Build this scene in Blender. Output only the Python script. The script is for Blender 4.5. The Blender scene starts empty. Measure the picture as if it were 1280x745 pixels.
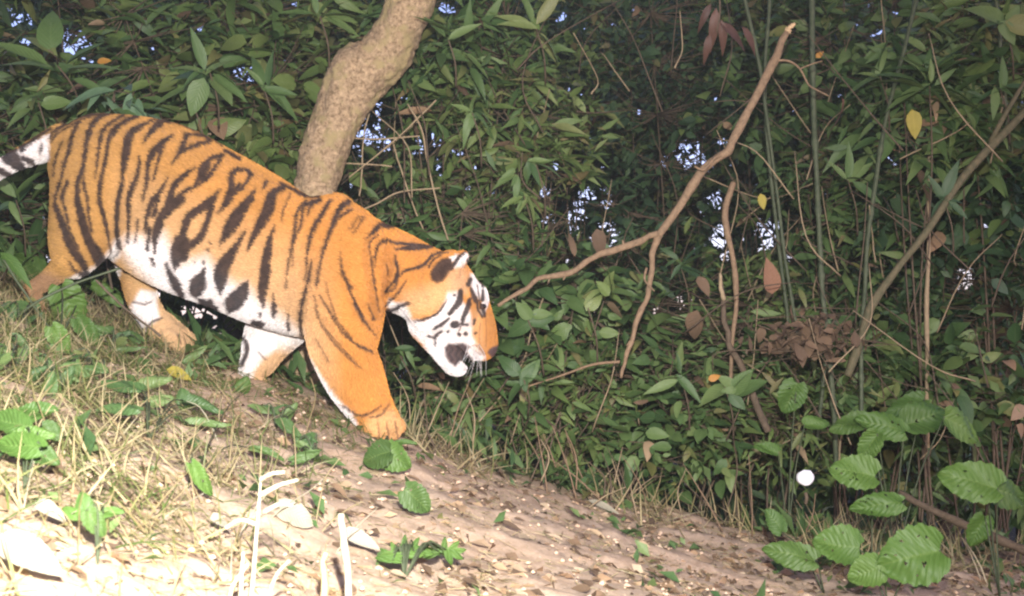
import bpy, math, random
import numpy as np
from mathutils import Vector, Matrix, noise as mnoise

random.seed(7)
RNG = np.random.default_rng(7)
R = math.radians
scene = bpy.context.scene
col = scene.collection

# ------------------------------------------------------------------ camera, sky, lights
CAMZ = 0.5
HOR = 420.0                 # picture row of the horizon (photo pixels)
F = 1545.0                  # focal length in photo pixels
cam_d = bpy.data.cameras.new('camera')
cam = bpy.data.objects.new('camera', cam_d)
col.objects.link(cam)
cam.location = (0, 0, CAMZ)
cam.rotation_euler = (R(90), 0, 0)
cam_d.sensor_width = 36
cam_d.lens = 36 * F / 1280
cam_d.shift_y = (HOR - 372.5) / 1280
cam_d.clip_start = 0.05
cam_d.clip_end = 2000
cam_d.dof.use_dof = True
cam_d.dof.focus_distance = 4.6
cam_d.dof.aperture_fstop = 9
scene.camera = cam

world = bpy.data.worlds.new('World')
scene.world = world
world.use_nodes = True
wn = world.node_tree
bg = wn.nodes['Background']
sky = wn.nodes.new('ShaderNodeTexSky')
sky.sky_type = 'NISHITA'
sky.sun_disc = False
SUN_EL, SUN_ROT = R(22), R(165)
sky.sun_elevation = SUN_EL
sky.sun_rotation = SUN_ROT
tn = wn.nodes.new('ShaderNodeMix'); tn.data_type = 'RGBA'; tn.blend_type = 'MULTIPLY'
tn.inputs[0].default_value = 1; tn.inputs[7].default_value = (1.0, .84, 1.15, 1)      # the camera's cold white balance
wn.links.new(sky.outputs[0], tn.inputs[6]); wn.links.new(tn.outputs[2], bg.inputs[0])
bg.inputs[1].default_value = 0.15

sun_d = bpy.data.lights.new('sun', 'SUN')
sun_d.energy = 0.5
sun_d.angle = R(12)
sun_d.color = (1, .93, .85)
sun = bpy.data.objects.new('sun', sun_d)
col.objects.link(sun)
sd = Vector((math.sin(SUN_ROT) * math.cos(SUN_EL), math.cos(SUN_ROT) * math.cos(SUN_EL), math.sin(SUN_EL)))
sun.rotation_euler = sd.to_track_quat('Z', 'Y').to_euler()

# the camera trap's own flash, just above and right of the lens
fl_d = bpy.data.lights.new('flash', 'SPOT')
fl_d.energy = 960
fl_d.spot_size = R(84)
fl_d.spot_blend = 1.0
fl_d.shadow_soft_size = 0.02
fl_d.color = (1.0, 0.965, 0.93)
fl = bpy.data.objects.new('flash', fl_d)
col.objects.link(fl)
fl.location = (0.05, -0.02, CAMZ + 0.34)
fl.rotation_euler = Vector((0.14, -1, 0.08)).to_track_quat('Z', 'Y').to_euler()

scene.view_settings.view_transform = 'Standard'
scene.view_settings.look = 'None'
scene.view_settings.exposure = 0.6
scene.view_settings.gamma = 1
scene.cycles.filter_width = 2.2
scene.cycles.max_bounces = 5
scene.cycles.transparent_max_bounces = 6


# ------------------------------------------------------------------ helpers
def P(px, py, Y):
    """world point seen at photo pixel (px,py) at distance Y"""
    return Vector(((px - 640) / F * Y, Y, CAMZ - (py - HOR) / F * Y))


def tag(o, label=None, cat=None, group=None, kind=None):
    if label: o['label'] = label
    if cat: o['category'] = cat
    if group: o['group'] = group
    if kind: o['kind'] = kind
    return o


def empty(name, loc):
    o = bpy.data.objects.new(name, None)
    o.location = loc
    o.empty_display_size = .1
    col.objects.link(o)
    return o


def link(name, me, parent=None, loc=None, mtx=None):
    o = bpy.data.objects.new(name, me)
    col.objects.link(o)
    if parent:
        o.parent = parent
    if mtx is not None:
        o.matrix_basis = mtx
    if loc is not None:
        o.location = loc
    return o


def mesh_np(name, v, quads=None, tris=None, mat=None, smooth=True, uv=None, tint=None, cols=None):
    """fast mesh from arrays; uv and tint per vertex"""
    me = bpy.data.meshes.new(name)
    v = np.asarray(v, dtype=np.float32)
    loops, starts, tot = [], [], 0
    if quads is not None and len(quads):
        q = np.asarray(quads, dtype=np.int32)
        loops.append(q.ravel()); starts.append(np.arange(len(q)) * 4); tot = len(q) * 4
    if tris is not None and len(tris):
        t = np.asarray(tris, dtype=np.int32)
        loops.append(t.ravel()); starts.append(np.arange(len(t)) * 3 + tot)
    loops = np.concatenate(loops).astype(np.int32)
    starts = np.concatenate(starts).astype(np.int32)
    me.vertices.add(len(v)); me.vertices.foreach_set('co', v.ravel())
    me.loops.add(len(loops)); me.loops.foreach_set('vertex_index', loops)
    me.polygons.add(len(starts)); me.polygons.foreach_set('loop_start', starts)
    me.update(calc_edges=True)
    me.polygons.foreach_set('use_smooth', np.full(len(starts), smooth))
    if uv is not None:
        ul = me.uv_layers.new(name='UVMap')
        ul.data.foreach_set('uv', np.asarray(uv, dtype=np.float32)[loops].ravel())
    if tint is not None:
        a = me.attributes.new('tint', 'FLOAT', 'POINT')
        a.data.foreach_set('value', np.asarray(tint, dtype=np.float32))
    if cols is not None:
        a = me.attributes.new('coat', 'FLOAT_COLOR', 'POINT')
        c4 = np.ones((len(v), 4), dtype=np.float32); c4[:, :3] = cols
        a.data.foreach_set('color', c4.ravel())
    if mat: me.materials.append(mat)
    return me


def spline(pts, n):
    """Catmull-Rom through rows of pts (k,d) -> about n rows"""
    p = np.asarray(pts, float)
    if len(p) == 2:
        t = np.linspace(0, 1, n)[:, None]
        return p[0] * (1 - t) + p[1] * t
    e = np.vstack([2 * p[0] - p[1], p, 2 * p[-1] - p[-2]])
    out = []
    m = max(1, int(round(n / (len(p) - 1))))
    for i in range(len(p) - 1):
        a, b, c, d = e[i], e[i + 1], e[i + 2], e[i + 3]
        for t in np.arange(m) / m:
            out.append(.5 * ((2 * b) + (c - a) * t + (2 * a - 5 * b + 4 * c - d) * t * t + (3 * b - a - 3 * c + d) * t ** 3))
    out.append(p[-1])
    return np.array(out)


def tube_arr(pts, rad, sides=6, rough=0, seed=0):
    pts = np.asarray(pts, float); rad = np.asarray(rad, float)
    n = len(pts)
    tan = np.gradient(pts, axis=0)
    tan /= np.linalg.norm(tan, axis=1)[:, None] + 1e-9
    ref = np.array([0.13, 1, 0.07])
    u = np.cross(tan, ref); u /= np.linalg.norm(u, axis=1)[:, None] + 1e-9
    w = np.cross(tan, u)
    a = np.arange(sides) / sides * 2 * np.pi
    ring = np.cos(a)[None, :, None] * u[:, None, :] + np.sin(a)[None, :, None] * w[:, None, :]
    rr = rad[:, None] * np.ones((n, sides))
    if rough:
        rg = np.random.default_rng(seed)
        rr = rr * (1 + rough * (rg.random((n, sides)) - .5))
    v = pts[:, None, :] + ring * rr[:, :, None]
    v = v.reshape(-1, 3)
    i, j = np.meshgrid(np.arange(n - 1), np.arange(sides), indexing='ij')
    j2 = (j + 1) % sides
    q = np.stack([i * sides + j, i * sides + j2, (i + 1) * sides + j2, (i + 1) * sides + j], -1).reshape(-1, 4)
    v = np.vstack([v, pts[:1], pts[-1:]])
    k = np.arange(sides); k2 = (k + 1) % sides
    t = np.vstack([np.stack([np.full(sides, n * sides), k2, k], -1),
                   np.stack([np.full(sides, n * sides + 1), (n - 1) * sides + k, (n - 1) * sides + k2], -1)])
    return v, q, t


class Acc:
    def __init__(s): s.v = []; s.q = []; s.t = []; s.n = 0
    def add(s, v, q, t=None):
        s.v.append(v); s.q.append(q + s.n)
        if t is not None and len(t): s.t.append(t + s.n)
        s.n += len(v)
    def tube(s, pts, rad, sides=5, **k): s.add(*tube_arr(pts, rad, sides, **k))
    def mesh(s, name, mat):
        return mesh_np(name, np.vstack(s.v), np.vstack(s.q), np.vstack(s.t) if s.t else None, mat)


# ------------------------------------------------------------------ materials
def new_mat(name):
    m = bpy.data.materials.new(name); m.use_nodes = True
    return m, m.node_tree, m.node_tree.nodes['Principled BSDF']


def ramp(nt, stops, src):
    r = nt.nodes.new('ShaderNodeValToRGB')
    el = r.color_ramp.elements
    while len(el) < len(stops): el.new(.5)
    for e, (p, c) in zip(el, stops):
        e.position = p; e.color = (*c, 1)
    nt.links.new(src, r.inputs[0])
    return r.outputs[0]


def noise_node(nt, scale, detail=4, rough=.6, coord=None):
    n = nt.nodes.new('ShaderNodeTexNoise')
    n.inputs['Scale'].default_value = scale; n.inputs['Detail'].default_value = detail; n.inputs['Roughness'].default_value = rough
    if coord is not None: nt.links.new(coord, n.inputs['Vector'])
    return n.outputs['Fac']


def mth(nt, op, a, b=None, clamp=False):
    n = nt.nodes.new('ShaderNodeMath'); n.operation = op; n.use_clamp = clamp
    for i, x in enumerate((a, b)):
        if x is None: continue
        if isinstance(x, (int, float)): n.inputs[i].default_value = x
        else: nt.links.new(x, n.inputs[i])
    return n.outputs[0]


def mixc(nt, fac, a, b, mode='MIX'):
    n = nt.nodes.new('ShaderNodeMix'); n.data_type = 'RGBA'; n.blend_type = mode
    for s, x in ((0, fac), (6, a), (7, b)):
        if isinstance(x, (int, float)): n.inputs[s].default_value = x
        elif isinstance(x, tuple): n.inputs[s].default_value = (*x, 1)
        else: nt.links.new(x, n.inputs[s])
    return n.outputs[2]


def bump(nt, bsdf, h, strength=.4, dist=.01):
    b = nt.nodes.new('ShaderNodeBump')
    b.inputs['Strength'].default_value = strength; b.inputs['Distance'].default_value = dist
    nt.links.new(h, b.inputs['Height']); nt.links.new(b.outputs[0], bsdf.inputs['Normal'])


def leaf_mat(name, stops, rough=.42, transl=.25, vein=(.16, .22, .08), veinw=.35, blotch=.7):
    """green or dry leaf: colour by object random + per-leaf tint, pale midrib and side veins, blotches"""
    m, nt, b = new_mat(name)
    oi = nt.nodes.new('ShaderNodeObjectInfo')
    at = nt.nodes.new('ShaderNodeAttribute'); at.attribute_name = 'tint'
    s = mth(nt, 'FRACT', mth(nt, 'ADD', oi.outputs['Random'], at.outputs['Fac']))
    tc = nt.nodes.new('ShaderNodeTexCoord')
    geo = nt.nodes.new('ShaderNodeNewGeometry')
    base = ramp(nt, stops, s)
    bl = noise_node(nt, 45, 4, .7, geo.outputs['Position'])
    base = mixc(nt, mth(nt, 'MULTIPLY', bl, blotch), base, mixc(nt, 1.0, base, (.55, .6, .4), 'MULTIPLY'))
    sep = nt.nodes.new('ShaderNodeSeparateXYZ'); nt.links.new(tc.outputs['UV'], sep.inputs[0])
    ax = mth(nt, 'ABSOLUTE', mth(nt, 'SUBTRACT', sep.outputs['Y'], .5))
    mid = mth(nt, 'SUBTRACT', 1.0, mth(nt, 'MULTIPLY', ax, 22), True)
    sv = mth(nt, 'SINE', mth(nt, 'MULTIPLY', mth(nt, 'ADD', sep.outputs['X'], mth(nt, 'MULTIPLY', ax, -.55)), 62))
    side = mth(nt, 'MULTIPLY', mth(nt, 'SUBTRACT', sv, .72, True), 1.6)
    vv = mth(nt, 'MULTIPLY', mth(nt, 'MAXIMUM', mid, side), veinw, True)
    base = mixc(nt, vv, base, vein)
    nt.links.new(base, b.inputs['Base Color'])
    b.inputs['Roughness'].default_value = rough
    b.inputs['Specular IOR Level'].default_value = .35
    bump(nt, b, mth(nt, 'ADD', mth(nt, 'MULTIPLY', sv, .5), bl), .3, .003)
    tr = nt.nodes.new('ShaderNodeBsdfTranslucent')
    nt.links.new(base, tr.inputs[0])
    mx = nt.nodes.new('ShaderNodeMixShader'); mx.inputs[0].default_value = transl
    out = nt.nodes['Material Output']
    nt.links.new(b.outputs[0], mx.inputs[1]); nt.links.new(tr.outputs[0], mx.inputs[2]); nt.links.new(mx.outputs[0], out.inputs[0])
    return m


def bark_mat(name, c1, c2, scale=30, bstr=.6, rough=.85, moss=None, dist=.01):
    m, nt, b = new_mat(name)
    tc = nt.nodes.new('ShaderNodeTexCoord')
    n1 = noise_node(nt, scale, 8, .7, tc.outputs['Object'])
    n2 = noise_node(nt, scale * .22, 4, .6, tc.outputs['Object'])
    c = ramp(nt, [(.32, c1), (.68, c2)], n1)
    if moss:
        c = mixc(nt, ramp(nt, [(.5, (0, 0, 0)), (.62, (1, 1, 1))], n2), c, moss)
    else:
        c = mixc(nt, mth(nt, 'MULTIPLY', n2, .5), c, mixc(nt, 1.0, c, (.6, .6, .6), 'MULTIPLY'))
    nt.links.new(c, b.inputs['Base Color'])
    b.inputs['Roughness'].default_value = rough
    b.inputs['Specular IOR Level'].default_value = .2
    bump(nt, b, n1, bstr, dist)
    return m


G1 = [(0, (.055, .115, .042)), (.3, (.09, .165, .057)), (.55, (.125, .205, .07)), (.8, (.19, .27, .10)), (.93, (.10, .18, .065)), (1, (.27, .25, .09))]
M_LEAF = leaf_mat('green_leaf', G1, vein=(.16, .24, .09))
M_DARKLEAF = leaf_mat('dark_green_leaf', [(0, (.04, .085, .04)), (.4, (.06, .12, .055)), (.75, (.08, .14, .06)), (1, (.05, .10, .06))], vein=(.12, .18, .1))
M_OLIVE = leaf_mat('olive_leaf', [(0, (.12, .20, .06)), (.4, (.17, .25, .075)), (.75, (.22, .28, .10)), (.95, (.22, .19, .09)), (1, (.26, .19, .09))], vein=(.22, .27, .14))
M_PALE = leaf_mat('pale_leaf', [(0, (.14, .24, .14)), (1, (.19, .29, .17))], vein=(.26, .36, .22))
M_BROAD = leaf_mat('broad_green_leaf', [(0, (.075, .15, .035)), (.4, (.10, .195, .04)), (.7, (.125, .22, .05)), (1, (.07, .13, .035))], vein=(.24, .34, .10), veinw=.22, rough=.5)
M_YELLOW = leaf_mat('yellow_leaf', [(0, (.45, .37, .07)), (1, (.5, .43, .10))], vein=(.6, .5, .12))
M_ORANGE = leaf_mat('orange_dry_leaf', [(0, (.5, .22, .04)), (1, (.55, .28, .06))], vein=(.4, .2, .08))
M_RED = leaf_mat('reddish_young_leaf', [(0, (.10, .05, .04)), (1, (.16, .08, .06))], vein=(.2, .11, .09))
M_DRY = leaf_mat('dry_leaf', [(0, (.30, .19, .12)), (.25, (.42, .27, .17)), (.5, (.52, .38, .25)), (.75, (.26, .15, .09)), (1, (.58, .46, .34))], vein=(.45, .32, .2), rough=.75, transl=.15)
M_BROWN = leaf_mat('brown_withered_leaf', [(0, (.10, .065, .045)), (.5, (.15, .095, .06)), (1, (.20, .13, .085))], vein=(.17, .12, .08), rough=.8, transl=.12)
M_PALE_OVERLIT = leaf_mat('pale_overlit_leaf', [(0, (.46, .42, .33)), (1, (.6, .55, .45))], vein=(.4, .35, .25), rough=.7)  # flash overexposure painted in as pale colour; also serves pale dry bits
M_STRAW = leaf_mat('straw', [(0, (.42, .33, .18)), (.4, (.5, .42, .25)), (.7, (.3, .22, .11)), (.9, (.22, .24, .08)), (1, (.6, .52, .36))], vein=(.5, .4, .25), rough=.7)
M_GRASS = leaf_mat('green_grass', [(0, (.07, .12, .03)), (.5, (.12, .17, .04)), (1, (.2, .2, .07))], vein=(.15, .2, .06))
M_STEM = bark_mat('green_stem', (.04, .058, .03), (.10, .12, .065), 40, .2, .5)
M_TWIG = bark_mat('brown_twig', (.08, .06, .04), (.16, .12, .08), 60, .4, .8, dist=.003)
M_PALETWIG = bark_mat('pale_twig', (.26, .2, .12), (.40, .31, .19), 60, .3, .8, dist=.003)
M_RUST = leaf_mat('rusty_hanging_leaf', [(0, (.22, .11, .07)), (1, (.30, .16, .10))], vein=(.3, .18, .12), rough=.8, transl=.12)
M_BRANCH = bark_mat('dead_branch', (.17, .115, .07), (.31, .215, .13), 55, .6, .8, dist=.004)
M_BROKEN = bark_mat('fresh_broken_wood', (.55, .38, .2), (.68, .5, .3), 90, .5, .8, dist=.003)
M_TRUNK = bark_mat('lichen_bark', (.15, .10, .055), (.60, .44, .27), 60, 1.0, .95, moss=(.38, .30, .15), dist=.012)
M_DARKBARK = bark_mat('dark_bark', (.05, .04, .03), (.11, .085, .06), 20, .8, .9, dist=.01)


# ------------------------------------------------------------------ leaf shapes
def leaf_shape(kind='lance', segs=6, curl=.25, fold=.25, across=2, wob=0, seed=0):
    """leaf of unit length along +X, width along Y, face up +Z; returns v,q,uv"""
    rg = np.random.default_rng(seed)
    t = np.linspace(0, 1, segs + 1)
    if kind == 'lance': w = .135 * np.sin(np.pi * t ** .85) ** .9 * (1.15 - .45 * t) + .004
    elif kind == 'ovate': w = .27 * np.sin(np.pi * t ** .72) ** .8 + .004
    elif kind == 'heart': w = .42 * np.sin(np.pi * np.clip(t * .97 + .03, 0, 1) ** .62) ** .62 + .003
    else: w = .017 * (1 - t ** 2) + .002                # blade
    s = np.linspace(-1, 1, across + 1)
    x = t[:, None] * np.ones_like(s)[None]
    y = w[:, None] * s[None]
    if kind == 'heart':
        x = x - .12 * np.abs(s)[None] * (1 - t[:, None]) ** 3
    if wob and kind in ('heart', 'ovate'):
        y = y * (1 + wob * (rg.random((segs + 1, 1)) - .5))
        y[:, :] *= np.where((np.arange(segs + 1) % 2 == 0), 1 + wob * .35, 1 - wob * .25)[:, None]
    z = fold * np.abs(y) - curl * x ** 2 + (wob * .09 * np.sin(x * 9 + 2 * s[None] + seed) if wob else 0)
    v = np.stack([x, y, z], -1).reshape(-1, 3)
    n = across + 1
    i, j = np.meshgrid(np.arange(segs), np.arange(across), indexing='ij')
    q = np.stack([i * n + j, (i + 1) * n + j, (i + 1) * n + j + 1, i * n + j + 1], -1).reshape(-1, 4)
    uv = np.stack([x, .5 + .5 * s[None] * np.ones_like(x)], -1).reshape(-1, 2)
    return v, q, uv


LSH = {
    'lance': [leaf_shape('lance', 6, c, f) for c, f in ((.15, .3), (.35, .4), (.55, .2), (.02, .5))],
    'ovate': [leaf_shape('ovate', 6, c, f) for c, f in ((.15, .2), (.35, .3), (.5, .15), (.05, .35))],
    'heart': [leaf_shape('heart', 8, c, f, 4, .15, k) for k, (c, f) in enumerate(((.15, .12), (.3, .2), (.05, .1)))],
    'blade': [leaf_shape('blade', 4, c, f) for c, f in ((.1, .3), (.4, .3), (.7, .2))],
}
LOWSH = {
    'lance': [leaf_shape('lance', 2, c, f) for c, f in ((.2, .3), (.45, .3))],
    'ovate': [leaf_shape('ovate', 2, c, f) for c, f in ((.2, .3), (.45, .3))],
    'blade': [leaf_shape('blade', 3, c, f, 1) for c, f in ((.1, .3), (.4, .3), (.7, .2))],
}
_lm = {}


def leaf_mesh(kind, var, mat):
    key = (kind, var, mat.name)
    if key not in _lm:
        v, q, uv = LSH[kind][var]
        _lm[key] = mesh_np('leaf_' + kind, v, q, None, mat, uv=uv, tint=np.zeros(len(v)))
    return _lm[key]


def frames(d, up, roll):
    """rotation matrices (n,3,3): X along d, Z near up, rolled"""
    d = d / (np.linalg.norm(d, axis=1)[:, None] + 1e-9)
    y = np.cross(up, d); y /= np.linalg.norm(y, axis=1)[:, None] + 1e-9
    z = np.cross(d, y)
    c, s = np.cos(roll)[:, None], np.sin(roll)[:, None]
    y2 = c * y + s * z; z2 = -s * y + c * z
    return np.stack([d, y2, z2], -1)


def joined(name, mat, kind, pos, rot, size, rg, low=True):
    """many leaves as one mesh"""
    shapes = (LOWSH if low and kind in LOWSH else LSH)[kind]
    V, Q, U, T = [], [], [], []
    off = 0
    which = rg.integers(0, len(shapes), len(pos))
    for k, (v, q, uv) in enumerate(shapes):
        m = which == k
        if not m.any(): continue
        p, r, s = pos[m], rot[m], size[m]
        vv = np.einsum('nij,vj->nvi', r, v) * s[:, None, None] + p[:, None, :]
        n = len(p)
        V.append(vv.reshape(-1, 3))
        Q.append((q[None] + (np.arange(n) * len(v))[:, None, None]).reshape(-1, 4) + off)
        U.append(np.tile(uv, (n, 1)))
        T.append(np.repeat(rg.random(n), len(v)))
        off += n * len(v)
    return mesh_np(name, np.vstack(V), np.vstack(Q), None, mat, uv=np.vstack(U), tint=np.concatenate(T))


# openings in the foliage through which the sky shows (photo pixel, radius): directions seen from the clearing
GAPS = [(440, 185, 12), (500, 150, 10), (470, 140, 10), (380, 12, 10), (130, 20, 10), (60, 20, 10), (285, 60, 8), (330, 95, 9), (640, 18, 10), (730, 240, 14), (700, 285, 10), (770, 300, 8), (830, 200, 12), (880, 170, 9), (935, 220, 10), (915, 320, 12), (945, 310, 10), (870, 370, 10), (820, 385, 9), (1190, 360, 10), (1215, 330, 9), (1230, 280, 8), (1060, 250, 7), (1100, 40, 9), (575, 190, 8), (548, 205, 8), (760, 120, 9), (800, 140, 8), (990, 270, 12), (1045, 60, 8), (35, 50, 12), (110, 75, 10), (240, 90, 9), (5, 275, 9), (18, 180, 7),
        (556, 6, 15), (466, 168, 20), (452, 150, 12), (480, 182, 12), (92, 50, 26), (22, 22, 18), (305, 92, 18), (860, 190, 26), (898, 250, 18),
        (884, 205, 14), (902, 292, 24), (958, 290, 26), (845, 378, 18), (1205, 345, 20), (722, 268, 20), (760, 250, 12),
        (1070, 30, 12), (238, 386, 12), (1180, 410, 10), (535, 178, 22), (905, 180, 12), (700, 20, 16), (620, 235, 10), (12, 415, 8), (700, 455, 8),
        (920, 205, 10), (1150, 170, 8), (360, 70, 10), (190, 60, 12), (1120, 200, 10), (985, 320, 10)]


def gap_keep(pos, rg, prob=.93, grow=1.0):
    px = 640 + pos[:, 0] / pos[:, 1] * F
    py = HOR - (pos[:, 2] - CAMZ) / pos[:, 1] * F
    keep = np.ones(len(pos), bool)
    for gx, gy, gr in GAPS:
        d = np.hypot(px - gx, py - gy)
        keep &= ~((d < gr * grow) & (rg.random(len(pos)) < prob))
    return keep


def leaf_gap_keep(pos, d, size, rg, prob, grow):
    k = np.ones(len(pos), bool)
    for f in (.12, .5, .88):
        k &= gap_keep(pos + d * size[:, None] * f, rg, prob, grow)
    return k


# ------------------------------------------------------------------ ground
GX = [-6, -4, -3, -1.9, -1.28, -.44, 0, .5, 1, 2, 4, 8]
GZ = [1.5, 1.4, 1.12, .68, .445, .118, -.035, -.19, -.31, -.42, -.55, -.8]


def gh(x, y):
    x = np.asarray(x, float); y = np.asarray(y, float)
    z = np.interp(x, GX, GZ)
    yb = np.interp(x, [-3, -1, 0, 1, 3], [5.6, 5.2, 4.85, 4.95, 5.3])
    d = np.maximum(0, y - yb)
    z = z - .5 * (np.sqrt(d * d + .04) - .2) * np.clip(d * 4, 0, 1)
    z = np.maximum(z, -3.2 + .25 * np.tanh((z + 3.2)))
    z = z + .014 * np.sin(x * 3.1 + y * 2.3) + .006 * np.sin(x * 9 - y * 7)
    return z


def axis(lo, hi, step, far):
    a = list(np.arange(lo, hi, step))
    s = step
    up, dn = hi, lo
    b, c = [], []
    while up < far: b.append(up); s *= 1.13; up += s
    s = step
    while dn > -far:
        s *= 1.13; dn -= s; c.append(dn)
    return np.array(c[::-1] + a + b)


rgg = np.random.default_rng(90)
GAPS = [(a, b, c * .7) for a, b, c in GAPS]
for _ in range(240):
    a, b, c = GAPS[rgg.integers(0, len(GAPS))]
    GAPS.append((a + rgg.normal(0, 42), b + rgg.normal(0, 36), rgg.uniform(3, 6.5)))


ax_, ay_ = axis(-2.6, 2.8, .025, 700), axis(.8, 6.0, .025, 700)
XX, YY = np.meshgrid(ax_, ay_, indexing='ij')
ZZ = gh(XX, YY)
near = np.where((np.abs(XX) < 4) & (YY > 0) & (YY < 8))
for i, j in zip(*near):
    x, y = XX[i, j], YY[i, j]
    ZZ[i, j] += .026 * mnoise.noise((x * 5, y * 5, 0)) + .012 * mnoise.noise((x * 17, y * 17, 3)) + .009 * mnoise.noise((x * 42, y * 42, 5))
n0, n1 = XX.shape
i, j = np.meshgrid(np.arange(n0 - 1), np.arange(n1 - 1), indexing='ij')
q = np.stack([i * n1 + j, (i + 1) * n1 + j, (i + 1) * n1 + j + 1, i * n1 + j + 1], -1).reshape(-1, 4)
m, nt, b = new_mat('dry_clay_soil')
geo = nt.nodes.new('ShaderNodeNewGeometry')
pos = geo.outputs['Position']
stv = nt.nodes.new('ShaderNodeMapping'); stv.inputs['Scale'].default_value = (1, .55, 1); nt.links.new(pos, stv.inputs[0])
nA = noise_node(nt, 7, 7, .7, stv.outputs[0]); nB = noise_node(nt, 42, 7, .75, stv.outputs[0]); nC = noise_node(nt, 130, 4, .75, stv.outputs[0])
c = ramp(nt, [(.25, (.47, .325, .215)), (.5, (.59, .435, .30)), (.8, (.68, .53, .38))], nA)
c = mixc(nt, mth(nt, 'MULTIPLY', ramp(nt, [(.42, (0, 0, 0)), (.62, (1, 1, 1))], nB), .5), c, (.40, .27, .18))
c = mixc(nt, mth(nt, 'MULTIPLY', ramp(nt, [(.52, (0, 0, 0)), (.66, (1, 1, 1))], nC), .6), c, (.68, .54, .42))
sp = nt.nodes.new('ShaderNodeSeparateXYZ'); nt.links.new(pos, sp.inputs[0])
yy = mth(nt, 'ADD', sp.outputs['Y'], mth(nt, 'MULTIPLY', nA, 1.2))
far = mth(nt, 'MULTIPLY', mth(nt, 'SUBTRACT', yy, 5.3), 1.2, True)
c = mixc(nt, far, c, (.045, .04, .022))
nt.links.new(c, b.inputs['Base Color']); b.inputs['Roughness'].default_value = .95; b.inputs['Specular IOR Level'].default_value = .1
bump(nt, b, mth(nt, 'ADD', nB, mth(nt, 'MULTIPLY', nC, .5)), .5, .009)
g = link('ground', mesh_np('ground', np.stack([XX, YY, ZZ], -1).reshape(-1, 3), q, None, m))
tag(g, 'bare pinkish clay slope falling from left to right under the tiger', kind='structure')

# ------------------------------------------------------------------ tiger
TY = 4.5


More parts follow.
